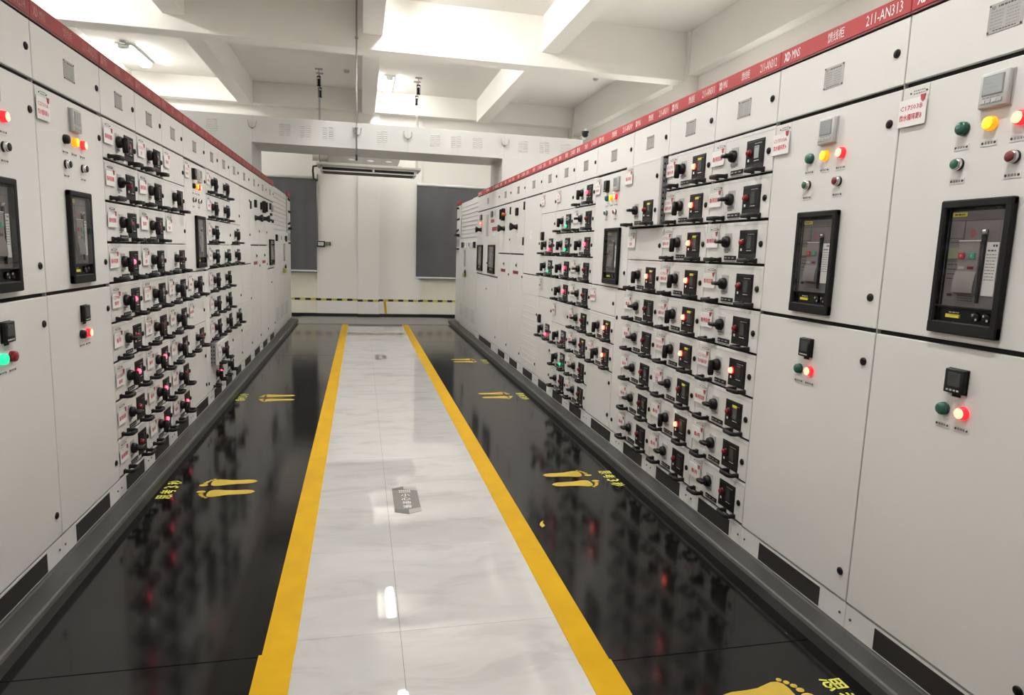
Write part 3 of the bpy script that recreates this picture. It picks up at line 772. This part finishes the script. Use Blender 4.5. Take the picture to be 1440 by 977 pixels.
drawer_cabinet('L', 4.815, 5.402, 'nine-drawer cabinet with red lamps on its three lowest drawers, second of the left drawer columns', '211-AN211', GL,
    [D(1, tag=('C27S11', '泵'), on=True, bright=True), D(2, tag=SP4, on=True), D(3, tag=SP, on=True), D(4, tag=('C27', '水泵'), on=True, bright=True), D(5, tag=('C27S15', '泵'), on=True, bright=True), D(6, tag=('C27S16', '水泵'), on=True), D(7, tag=SP, on=True, lit='pink', bright=True), D(8, tag=SP, on=True, lit='pink', bright=True), D(9, tag=SP, on=True, lit='pink')])
drawer_cabinet('L', 5.402, 5.990, 'seven-drawer cabinet with blank doors in its first and third rows, left of the second breaker', '211-AN210', GL,
    [D(2, on=True, bright=True), D(4), D(5, tag=('C27', '水泵'), on=True, bright=True), D(6, tag=SP, on=True, bright=True), D(7, tag=SP, on=True, bright=True), D(8, tag=SP, on=True, bright=True), D(9, tag=SP, on=True, lit='pink')], [(1, 1, SP), (3, 1, ('一层', '照明'))])
root, W = acb_cabinet('L', 5.990, 6.775, 'cabinet with wide breaker window deep in the left row, amber and red lamps above it', '211-AN209', GL, ('C27S02', '冷冻水泵'), None, ('dark', 'amber', 'redlit'), wide=True)
for s in (D(5, on=True, tag=SP, bright=True), D(7)): add_drawer(root, .6, s)
blank(root, .6, 6, 1, SP4); blank(root, .6, 8, 2, None, 2)
door(root, W-.604, ZLOW, 1.341, .604, locks=((.66, 1.118), (.66, .278)))
drawer_cabinet('L', 6.775, 7.362, 'far drawer cabinet of the left row with its eighth drawer left pulled open', '211-AN208', GL,
    [D(1, tag=SP, on=True, panel='B', lit='yoff'), D(2, tag=SP, on=True, panel='B', lit='yoff'), D(3, tag=SP, on=True, panel='B', lit='yoff'), D(4, tag=SP, on=True, panel='B', lit='yoff'), D(5, tag=SP, on=True, bright=True), D(6, tag=SP, on=True, bright=True), D(7, tag=SP, on=True, bright=True), D(8, tag=SP, on=True, pull=.06), D(9, on=True, lit='pink')])
drawer_cabinet('L', 7.362, 7.948, 'far drawer cabinet of the left row with one green lamp in its fourth drawer', '211-AN207', GL,
    [D(1, on=True, panel='B', lit='yoff'), D(2, on=True, panel='B', lit='yoff'), D(4, on=True, panel='B', lit='green'), D(5, on=True, bright=True), D(6, on=True, bright=True), D(7, on=True, bright=True), D(9, on=True, panel='B', lit='yoff')], [(3,), (8,)])
drawer_cabinet('L', 7.948, 8.530, 'far left-row cabinet of mostly blank doors with three drawers, next to the louvred cabinet', '211-AN206', GL,
    [D(3, on=True, panel='B', lit='yoff'), D(4, on=True, panel='B', lit='yoff'), D(7, on=True, panel='B', lit='yoff')], [(1, 2), (5, 2), (8, 2, None, 2)])
plain_cabinet('L', 8.530, 9.300, 'plain louvred cabinet in the left row beyond the last drawers', '211-AN205', GL)
section_cabinet('L', 9.300, 10.110, 'left-row cabinet with one black knob and a slim meter, beyond the louvred cabinet', '211-AN204', GL, [('meter', .40, 2.14), ('knob', .42, 1.95), ('hinge', .02, 2.10)])
section_cabinet('L', 10.110, 10.890, 'left-row cabinet with tall black changeover switch beside a second black knob', '211-AN203', GL, [('meter', .15, 2.14), ('tall', .34, 2.137), ('meter', .60, 2.142), ('knob', .34, 1.97)])
CACHE_orange = None
root, W, d, bz = incoming('L', 10.890, 11.730, 'left-row cabinet with the farthest breaker window, just before the plain enclosure', '211-AN202', GL, [(.20, .72, 1.275, 1.68)], False)
for u, z, wd, hh, mt, nm in ((.36, 2.19, .12, .10, 'lcdd', 'panel_meter'), (.58, 2.17, .10, .10, 'knobplate', 'panel_meter'), (.42, 2.07, .12, .04, 'black', 'selector_switch'), (.40, 1.98, .10, .03, 'black', 'selector_switch'), (.60, 1.97, .06, .05, 'black', 'selector_switch')):
    b = MB(); b.box(-wd/2, wd/2, -.03, 0, -hh/2, hh/2, mt, .004); b.build(nm, d, (u, 0, z-bz))
enclosure('L', 11.730, 13.850, 'plain grey transformer enclosure with meters at the far end of the left row', 'transformer enclosures')
ring_cabinet('L', 13.850, 14.400, 'last narrow cabinet of the left row with black handles', '', GL)

# ------------------------------------------------------------------ room
b = MB(); b.box(-4.8, 5.2, -3.2, 16.2, -.12, -.010, 'concrete'); 
b.box(-1.29, 1.895, 14.22, 15.72, -.010, .006, 'concrete', .002)
ty = -2.95
ys = [2.65+.8*k for k in range(-7, 15)]
for k in range(len(ys)-1):
    y0, y1 = ys[k]+.0008, min(ys[k+1], 14.2)-.0008
    if y1 <= y0: continue
    b.box(-.262, .1640, y0, y1, -.010, 0, 'tile'); b.box(.1660, .858, y0, y1, -.010, 0, 'tile')
b.box(-.262, .858, -2.95, 14.2, -.010, -.0012, 'grout')
struct(b, 'floor')
for nm, x0, x1, sgn in (('left', -1.29, -.372, -1), ('right', .968, 1.895, 1)):
    b = MB(); cuts = [-2.9, 2.30 if sgn > 0 else 2.56, 10.1, 11.6, 14.2]
    for a, c in zip(cuts, cuts[1:]): b.box(x0, x1, a+.002, c-.002, -.0099, 0, 'mat', .0015)
    tag(b.build('insulating_mat'), 'glossy black insulating floor strip along the %s cabinet row' % nm, 'floor mat', 'insulating floor strips')
for i, (xa, xb, xc) in enumerate(((LX, -1.29, -1.283), (RX, 1.895, 1.888))):
    b = MB(); s = 1 if xb > xa else -1
    prof = [(xa-.04*s, -.01), (xc, -.01), (xc, .052), (xb, .064), (xb-.008*s, .070), (xa+.012*s, .066), (xa+.006*s, .072), (xa-.04*s, .072)]
    b.prism(prof if s > 0 else prof[::-1], 'y', -2.9, 14.6, 'kerb')
    struct(b, 'trim_%d' % (i+1))
for nm, pts in (('left', ((-.380, -.254, 2.56, 14.2), (-.392, -.256, -2.9, 2.57))), ('right', ((.850, .978, 2.30, 14.2), (.852, .984, -2.9, 2.31)))):
    for k, (x0, x1, y0, y1) in enumerate(pts):
        b = MB(); b.box(x0, x1, y0, y1, -.0005+.0006*k, .0022+.0006*k, 'tape', .0008)
        tag(b.build('floor_tape'), ('long yellow marking tape along the %s edge of the white tiles' if k == 0 else 'short near length of yellow tape overlapping the %s line') % nm, 'floor tape', 'yellow floor marking tapes')

# walls
b = MB()
b.box(-4.8, -.97, 15.80, 16.0, 0, 1.0, 'cream'); b.box(1.36, 5.2, 15.80, 16.0, 0, 1.0, 'cream')
b.box(-.97, 1.36, 15.74, 16.0, 0, CEIL, 'wall')
for x0, x1 in ((-4.8, -3.3), (4.1, 5.2)): b.box(x0, x1, 15.80, 16.0, 1.0, CEIL, 'wall')
for x0, x1 in ((-3.3, -.97), (1.36, 4.1)): b.box(x0, x1, 15.80, 16.0, 3.10, CEIL, 'wall')
struct(b, 'wall_back')
b = MB(); b.box(-.07, .41, 15.66, 15.75, 0, CEIL, 'wall', .004); struct(b, 'column')
b = MB(); b.box(-4.75, -4.55, -3.2, 16.2, 0, CEIL, 'wall'); struct(b, 'wall_left')
b = MB(); b.box(5.02, 5.2, -3.2, 16.2, 0, CEIL, 'wall'); struct(b, 'wall_right')
b = MB(); b.box(-4.8, 5.2, -3.4, -3.2, 0, CEIL, 'wall'); struct(b, 'wall_front')
b = MB(); b.box(-4.8, 5.2, -3.4, 16.2, CEIL, CEIL+.15, 'ceil'); struct(b, 'ceiling')
b = MB()
b.box(-4.55, -.07, 15.72, 15.80, .006, .080, 'skirt'); b.box(-.08, .42, 15.645, 15.66, .006, .080, 'skirt'); b.box(.41, 5.02, 15.72, 15.80, .006, .080, 'skirt')
struct(b, 'baseboard_back')
for i, (x0, x1) in enumerate(((-3.3, -.97), (1.36, 4.1))):
    b = MB(); b.box(x0, x1, 15.90, 15.92, 1.0, 3.1, 'winglass')
    for x in (x0, (x0+x1)/2-.02, x1-.04): b.box(x, x+.04, 15.88, 15.94, 1.0, 3.1, 'lampbody')
    for z in (1.0, 3.06): b.box(x0, x1, 15.88, 15.94, z, z+.04, 'lampbody')
    struct(b, 'window_%d' % (i+1))
def ceiling_beam(x0, x1, y0, y1, z0, nm='ceiling_beam'):
    b = MB(); b.box(x0, x1, y0, y1, z0, CEIL+.002, 'ceil', .006); return struct(b, nm)
for y0 in (9.85, 4.15, -1.55): ceiling_beam(-4.6, 5.1, y0, y0+.32, 4.3)
ceiling_beam(-4.6, 5.1, 15.52, 15.85, 4.55)
for x0 in (-2.50, .02, 2.56):
    for y0, y1 in ((10.17, 15.53), (4.46, 9.86), (-1.24, 4.16)): ceiling_beam(x0, x0+.27, y0, y1, 4.5)
ceiling_beam(4.86, 5.1, -3.2, 15.8, 4.36)
for y in (9.75, 15.45): 
    b = MB(); b.box(4.84, 5.1, y, y+.5, 0, CEIL, 'wall', .004); struct(b, 'column')

# lamps: batten fittings with opal covers on the ceiling
def light_fixture(x, y0, y1, label, mt, z=4.93, wallside=False, k=1.0):
    t = thing('ceiling_light' if not wallside else 'wall_light', label, 'ceiling light' if not wallside else 'wall light', (x, (y0+y1)/2, z), 0, 'fluorescent ceiling lights' if not wallside else 'fluorescent wall battens')
    if wallside:
        for s in (-1, 1):
            b = MB(); b.box(0, 5.03-x, s*(y1-y0)*.4-.01, s*(y1-y0)*.4+.01, .05, .075, 'galv'); b.build('bracket', t)
    L = (y1-y0)/2
    hw = .055 if wallside else .10*k
    b = MB(); b.box(-hw, hw, -L, L, .03, .07, 'lampbody', .006); b.build('housing', t)
    b = MB(); b.prism([(k*a, c) for a, c in ((-.062, .03), (-.062, -.012), (-.040, -.036), (.040, -.036), (.062, -.012), (.062, .03))], 'y', -L+.02, L-.02, mt); b.build('diffuser', t)
    for s in (-1, 1):
        b = MB(); b.prism([(k*a, c) for a, c in ((-.067, .03), (-.067, -.014), (-.043, -.040), (.043, -.040), (.067, -.014), (.067, .03))], 'y', s*L-.012, s*L+.012, 'lampbody'); b.build('end_cap', t)
for y0, where, mt in ((14.0, 'glowing fluorescent ceiling light nearest the back wall, beside the centre long beam', 'lampC'), (11.05, 'fluorescent ceiling light over the aisle just beyond the deep cross beam', 'lampB'), (7.95, 'fluorescent ceiling light over the aisle on the near side of the cross beam', 'lampF'), (5.0, 'fluorescent ceiling light over the aisle near the camera', 'lampA'), (0.8, 'fluorescent ceiling light over the aisle behind the camera', 'lampA')):
    light_fixture(.55 if y0 > 10 else .62, y0, y0+1.2, where, mt)
for y0, where in ((13.45, 'glowing fluorescent ceiling light above the left cabinet row'), (7.95, 'fluorescent ceiling light of the left passage before the cross beam'), (2.5, 'fluorescent ceiling light of the left passage near the camera')):
    light_fixture(-4.05, y0, y0+1.25, where, 'lampD', k=1.4)
for y0, where in ((12.6, 'fluorescent batten bracketed to the wall of the right passage by the back wall'), (9.9, 'fluorescent batten bracketed to the wall of the right passage behind the bus duct'), (7.2, 'fluorescent batten bracketed to the wall of the right passage before the cross beam'), (4.5, 'fluorescent batten bracketed to the wall of the right passage near the camera')):
    light_fixture(4.86, y0, y0+1.25, where, 'lampE', 3.58, True)

# ------------------------------------------------------------------ bus duct bridge
t = thing('bus_duct_bridge', 'pale grey louvred bus duct bridging both cabinet rows under the ceiling', 'bus duct', (0, 9.9, 2.62), 0)
Z = lambda z: z-2.62
b = MB()
b.box(-2.75, 3.27, .0, .90, Z(2.972), Z(3.325), 'paint2', .003)
b.build('duct_casing', t)
for x0, x1 in ((-2.7, -1.452), (2.036, 3.2)):
    b = MB(); b.box(x0, x1, .0, .90, Z(2.602), Z(2.975), 'paint2', .003); b.build('leg', t)
for x in (-1.44, -.05, .65, 2.06):
    b = MB(); b.box(x-.0025, x+.0025, -.0015, .001, Z(2.975), Z(3.322), 'knobplate'); b.build('panel_seam', t)
    b = MB(); pts = [(x-.055, -.02, Z(3.255))]
    for k in range(9):
        a = math.pi+k/8*math.pi; pts.append((x+.05*math.cos(a), -.03, Z(3.205)+.045*math.sin(a)))
    pts.append((x+.055, -.02, Z(3.255)))
    b.tube(pts, .007, 'galv', 8); b.box(x-.012, x+.012, -.03, 0, Z(3.15), Z(3.175), 'galv', .002); b.build('hook', t)
def louvre_mesh():
    b = MB()
    for cx in (-.041, .041):
        for k in range(6):
            z = -.065+k*.028+(.006 if cx > 0 else 0)
            b.prism([(-.0005, z-.006), (-.008, z-.005), (-.0005, z+.008)], 'x', cx-.029, cx+.029, 'paint2')
            b.box(cx-.029, cx+.029, -.0014, 0, z-.009, z-.006, 'knobplate')
    return b.mesh('louvre')
for x in (-2.30, -1.95, -1.02, -.75, -.45, .29, 1.04, 1.34, 1.66, 2.34, 2.67, 3.0): obj('louvre', cached('louv', louvre_mesh), t, (x, 0, Z(3.158)))

# fan-coil unit hung on spring rods behind the bridge
t = thing('ceiling_air_unit', 'grey air-handling unit hung on sprung rods behind the bus duct', 'air handler', (.16, 14.15, 3.17), 0)
b = MB(); b.prism([(-.80, .03), (-.80, .36), (.62, .40), (.62, .25), (.58, .12), (.50, .03)], 'y', -.28, .32, 'duct2')
b.box(-.812, .632, -.285, .325, .05, .062, 'duct'); b.build('casing', t)
for x in (-.35, .02, .38):  # white ovals modelled in place of glints on the casing
    b = MB(); b.lathe(x, .13, [(.07, 0), (.055, .012), (.0, .018)], 'lampbody', 16, -.28); b.v = [(p[0], p[1], .13+(p[2]-.13)*.28) for p in b.v]; b.build('glint_oval', t)
b = MB(); b.box(-1.01, 1.02, -.36, .34, .0, .045, 'duct', .006); b.build('drain_pan', t)
b = MB(); b.box(-.92, .90, -.30, .30, -.105, .0, 'blackm'); b.box(-.94, .92, -.32, -.30, -.035, 0, 'duct'); b.box(-.94, -.90, -.32, .32, -.11, 0, 'duct', .004); b.box(.88, .93, -.32, .32, -.11, 0, 'duct', .004); b.box(.06, .10, -.325, -.29, -.105, 0, 'duct', .003); b.box(-.92, .90, -.325, -.30, -.112, -.09, 'duct'); b.build('outlet_frame', t)
b = MB()
for k in range(7): b.lathe(0, 0, [(.10, .0), (.115, .02), (.10, .04)], 'cream', 16, 0)
b = MB()
pr = []
for k in range(8): pr += [(.085, k*.045), (.105, k*.045+.022)]
b2 = MB(); b2.lathe(0, 0, pr, 'cream', 16, 0)
me = b2.mesh('flexible_duct'); obj('flexible_duct', me, t, (-.76, 0, .20), (0, 0, -math.pi/2))
for x in (-.96, .96):
    for y in (-.15, .18):
        b = MB(); b.lathe(x, .02, [(.008, 0), (.008, 1.81)], 'galv', 8, y, 'z'); b.box(x-.07, x+.07, y-.012, y+.012, 1.80, 1.83, 'galv', .003); b.build('hanger_rod', t)
        b = MB(); zz = 1.50 if y < 0 else 1.36; b.box(x-.035, x+.035, y-.03, y+.03, zz, zz+.012, 'blackm'); b.box(x-.035, x+.035, y-.03, y+.03, zz+.17, zz+.182, 'blackm'); b.box(x-.035, x-.029, y-.03, y+.03, zz, zz+.18, 'blackm'); b.box(x+.029, x+.035, y-.03, y+.03, zz, zz+.18, 'blackm')
        b.lathe(x, zz+.012, [(.02, 0), (.024, .02), (.02, .04), (.024, .06), (.02, .08), (.024, .10), (.02, .12)], 'blackm', 12, y, 'z'); b.build('spring_hanger', t)

# conduit from the beam down past the bridge
t = thing('conduit_drop', 'thin grey conduit dropping from the ceiling in front of the bus duct', 'conduit', (-.062, 9.80, 2.82), 0)
b = MB(); b.tube([(0, 0, .05), (0, 0, 2.18)], .011, 'galv', 10); b.build('pipe', t)
b = MB(); b.tube([(0, 0, -.02), (0, 0, .06)], .014, 'black', 10); b.build('end_ferrule', t)
for z in (.42, 1.60):
    b = MB(); b.box(-.02, .02, -.016, (.05 if z > 1 else .098), z, z+.02, 'galv', .002); b.build('clip', t)

# wall controller and its lagged pipe
t = thing('pipe_run', 'slim grey pipe with dark lagged elbow running down the back wall to the controller', 'pipe', (-.945, 15.71, 1.72), 0)
b = MB(); b.tube([(0, 0, 0), (0, 0, 1.45)], .013, 'galv', 8); b.build('pipe', t)
b = MB(); b.tube([(.10, -.2, 1.61), (.0, -.2, 1.61), (-.075, -.15, 1.60), (-.09, -.06, 1.52), (-.08, -.03, 1.36), (-.03, -.02, 1.32), (.0, 0, 1.32)], .022, 'brown', 10); b.build('lagging', t)
t = thing('wall_controller', 'small black framed control box with white face at the end of the wall pipe', 'controller', (-.875, 15.74, 1.645), 0)
b = MB(); b.box(-.085, .085, -.05, 0, -.065, .065, 'black', .006); b.build('casing', t)
b = MB(); b.box(-.065, .055, -.054, -.05, -.035, .040, 'white', .002); b.dashes(-.05, .04, .02, .01, -.0545, 'greyink', 3); b.dashes(-.05, .04, -.005, .01, -.0545, 'greyink', 5); b.build('display', t)
b = MB(); b.box(-.055, .055, -.02, 0, -.04, .04, 'olive', .004); b.box(.035, .055, -.024, -.02, -.035, .035, 'black'); b.box(-.05, .03, -.022, -.02, -.05, -.042, 'white')
o = b.build('wall_switch', None, (-.725, 15.74, 1.658)); tag(o, 'small olive green switch plate right beside the control box', 'switch')

# blinds
def blind(x0, x1, z0, z1, label, wav):
    t = thing('roller_blind', label, 'roller blind', ((x0+x1)/2, 15.70, z0), 0, 'dark grey roller blinds')
    w = (x1-x0)/2; h = z1-z0; n = 60; vs = []; fs = []
    for j, z in enumerate((0.03, h)):
        for i in range(n+1):
            x = -w+2*w*i/n; vs.append((x, wav*math.sin(i*.8)*(1 if j == 0 else .6), z))
    fs = [(i, i+1, n+2+i, n+1+i) for i in range(n)]
    b = MB(); b.add(vs, fs, 'blind', True); b.add([(v[0], v[1]+.003, v[2]) for v in vs], [f[::-1] for f in fs], 'blind', True); b.build('fabric', t)
    b = MB(); b.box(-w, w, -.012, .012, 0, .035, 'lampbody', .004); b.build('bottom_bar', t)
    b = MB(); b.tube([(-w, .0, h+.0), (w, .0, h+.0)], .03, 'lampbody', 12); b.build('roller_tube', t)
blind(-3.35, -.972, 1.02, 3.09, 'dark grey roller blind half hidden by the left cabinet row', .008)
blind(1.25, 4.05, .93, 3.07, 'dark grey roller blind half hidden by the right cabinet row', .003)

# hazard tape on the back wall and the short yellow stripe under it
b = MB()
for x0, x1, y, dz in ((-2.4, -.975, .055, 0), (-.97, -.07, -.005, 0), (-.072, .412, -.085, -.007), (.41, 1.36, -.005, 0), (1.36, 2.6, .055, 0)): b.box(x0, x1, y-.003, y-.0005, dz-.025, dz+.025, 'hazard')
for y0, y1, x in ((-.008, .055, -.97), (-.088, -.005, -.0715), (-.088, -.005, .4115), (-.008, .055, 1.36)): b.box(x-.0015, x+.0015, y0, y1, -.025, .025, 'hazard')
o = b.build('hazard_tape', None, (0, 15.745, .395)); tag(o, 'yellow and black striped barrier tape stretched low across the back wall', 'hazard tape')
b = MB(); b.prism([(.545, .085), (.60, .085), (.565, .37), (.515, .37)], 'y', 15.728, 15.739, 'tape'); o = b.build('wall_tape'); tag(o, 'short leaning yellow tape strip between the striped tape and black skirting', 'tape strip')

# detectors and camera
for x, y, label in ((-.28, 13.97, 'white smoke detector on the ceiling left of the centre long beam'), (4.44, 12.83, 'white smoke detector high over the right passage'), (-4.03, 13.33, 'white smoke detector near the glowing left ceiling light')):
    t = thing('smoke_detector', label, 'smoke detector', (x, y, CEIL), 0, 'ceiling smoke detectors')
    b = MB(); b.lathe(0, 0, [(.055, 0), (.055, -.015)], 'lampbody', 20, 0, 'z'); b.build('base', t)
    b = MB(); b.lathe(0, 0, [(.05, -.015), (.045, -.04), (.025, -.052), (0, -.053)], 'meterw', 20, 0, 'z'); b.build('sensor_head', t)
t = thing('dome_camera', 'black dome security camera perched at the right end of the bus duct', 'security camera', (3.27, 9.86, 3.325), 0)
b = MB(); b.box(-.018, .018, -.018, .018, 0, .13, 'lampbody', .003); b.box(-.018, .018, -.07, .018, .115, .14, 'lampbody', .003); b.build('bracket', t)
b = MB(); b.lathe(0, .02, [(0, 0), (.03, .004), (.048, .025), (.055, .055), (.055, .085), (.0, .09)], 'black', 20, -.055, 'z'); b.build('dome', t)

# ------------------------------------------------------------------ floor graphics
def foot_outline():
    W = 1.3
    top = [(0, .0), (.02, .022), (.06, .030), (.12, .031), (.17, .034), (.21, .045), (.245, .054), (.27, .052), (.287, .040), (.293, .018)]
    bot = [(.293, -.010), (.285, -.032), (.265, -.043), (.23, -.042), (.18, -.032), (.12, -.028), (.06, -.029), (.02, -.021)]
    return [(x, y*W) for x, y in top+bot]
def foot_mb(flip):
    """sole and toes; heel at x=0, toes towards +x; flip mirrors across the length"""
    s = -1 if flip else 1
    sole = MB(); sole.prism([(x, s*y) for x, y in foot_outline()], 'z', .0005, .0022, 'foot')
    toes = []
    for x, y, a, c in ((.336, -.030, .028, .020), (.330, .010, .016, .013), (.320, .036, .014, .012), (.304, .059, .012, .011), (.284, .078, .011, .010)):
        m = MB(); m.prism([(x+a*math.cos(k/14*2*math.pi), s*y+c*math.sin(k/14*2*math.pi)) for k in range(14)], 'z', .0005, .0022, 'foot'); toes.append(m)
    return sole, toes
def footprints(x, y, rot, label):
    t = thing('footprint_decal', label, 'floor decal', (x, y, .0), rot, 'yellow footprint decals')
    for dy, flip in ((.100, False), (-.100, True)):
        sole, toes = foot_mb(flip)
        # mirrored so that both big toes lie towards the middle of the pair
        s = sole.build('sole', t, (-.165+(.012 if flip else 0), dy, 0), (0, 0, .02 if flip else -.02))
        for m in toes: m.build('toe', s)
ordn = ('nearest the camera', 'second from the camera', 'third from the camera', 'farthest from the camera')
for k, y in enumerate((1.90, 4.40, 7.20, 9.58)):
    footprints(1.465, y, 0, 'yellow footprints facing the right cabinets, pair %s' % ordn[k])
for k, y in enumerate((4.53, 7.24)):
    footprints(-.84, y, math.pi, 'yellow footprints facing the left cabinets, pair %s' % (('nearer the camera', 'farther down the aisle')[k]))
def lettering(x, y, side, label):
    o = bpy.data.objects.new('x', None); bpy.data.objects.remove(o)
    b = MB()
    ex, ey = ((0, -1, 0), (1, 0, 0)) if side == 'R' else ((0, 1, 0), (-1, 0, 0))
    d = -1 if side == 'R' else 1
    for k, ch in enumerate('思考3秒'):
        b.text_at(ch, (0, d*(k-1.5)*.088, .0012), ex, ey, .076 if ch != '3' else .05, .092, 'letter', .02)
    o = b.build('floor_lettering', None, (x, y, 0)); tag(o, label, 'floor lettering', 'yellow floor lettering')
for k, y in enumerate((1.88, 4.38, 7.14, 9.50)): lettering(1.785, y, 'R', 'yellow floor lettering beside the right footprints, set %s' % ordn[k])
for k, y in enumerate((4.54, 7.30)): lettering(-1.215, y, 'L', 'yellow floor lettering beside the left footprints, set %s' % (('nearer the camera', 'farther down the aisle')[k]))
b = MB(); b.prism([(1.05, 3.60), (1.075, 3.625), (1.07, 3.66), (1.085, 3.70), (1.06, 3.675), (1.045, 3.64)][::-1], 'z', .0006, .003, 'foot'); o = b.build('tape_scrap'); tag(o, 'tiny torn yellow-orange scrap lying on the black floor strip by the yellow line', 'scrap')
def floor_sign(x, y, label):
    t = thing('floor_sign', label, 'floor sign', (x, y, 0), 0, 'grey floor signs on the tiles')
    w, l = .082, .205
    b = MB(); b.prism([(-w, -l), (.0, -l-.0), (w, -l), (w, l), (0, l), (-w, l)], 'z', .0004, .0018, 'sign'); b.build('plate', t)
    for q, mt in ((((-w, l), (-.005, l+.035), (-.005, l-.02), (-w, l-.03)), 'signd'), (((-.005, l+.035), (w, l+.01), (w, l-.055), (-.005, l-.02)), 'signl'), (((-w, -l), (-w, -l+.05), (.005, -l+.03), (.005, -l-.04)), 'signd'), (((.005, -l-.04), (.005, -l+.03), (w, -l+.06), (w, -l)), 'signl')):
        b = MB(); b.prism(q, 'z', .0006, .0024, mt); b.build('corner_flash', t)
    b = MB()
    for k, ch in enumerate('小心地滑'): b.text_at(ch, (.0, .075-k*.066, .0021), (1, 0, 0), (0, 1, 0), .058, .052, 'print', .015)
    for k in range(2):
        for j in range(6): b.add([(-.038+j*.013, .125+k*.028, .0021), (-.029+j*.013, .125+k*.028, .0021), (-.029+j*.013, .139+k*.028, .0021), (-.038+j*.013, .139+k*.028, .0021)], [(0, 1, 2, 3)], 'print')
    b.build('lettering', t)
floor_sign(.288, 4.16, 'grey floor sign with pale characters lying on the white tiles near the camera')
floor_sign(.288, 9.93, 'grey floor sign on the white tiles far down the aisle')

# ------------------------------------------------------------------ world, camera, view
w = bpy.data.worlds.new('World'); sc.world = w; w.use_nodes = True
w.node_tree.nodes['Background'].inputs['Color'].default_value = (0.02, 0.022, 0.026, 1)
w.node_tree.nodes['Background'].inputs['Strength'].default_value = 1.0

f = 933.4874; yaw, pitch, roll = .2263, .1428, .0341
cy, sy, cp, sp, cr, sr = math.cos(yaw), math.sin(yaw), math.cos(pitch), math.sin(pitch), math.cos(roll), math.sin(roll)
fwd = Vector((sy*cp, cy*cp, -sp)); right = Vector((cy, -sy, 0)); up = right.cross(fwd)
r2 = right*cr+up*sr; u2 = -right*sr+up*cr
cam = bpy.data.cameras.new('Camera'); cam.sensor_fit = 'HORIZONTAL'; cam.sensor_width = 36; cam.lens = f/1440*36
cam.clip_start = .05; cam.clip_end = 60
co = bpy.data.objects.new('Camera', cam); COL.objects.link(co)
mw = Matrix((( r2.x, u2.x, -fwd.x, 0), (r2.y, u2.y, -fwd.y, 0), (r2.z, u2.z, -fwd.z, 1.611), (0, 0, 0, 1)))
co.matrix_world = mw
sc.camera = co
sc.view_settings.view_transform = 'Standard'; sc.view_settings.look = 'None'
sc.view_settings.gamma = 1.0; sc.view_settings.use_curve_mapping = False
sc.view_settings.exposure = 0.85
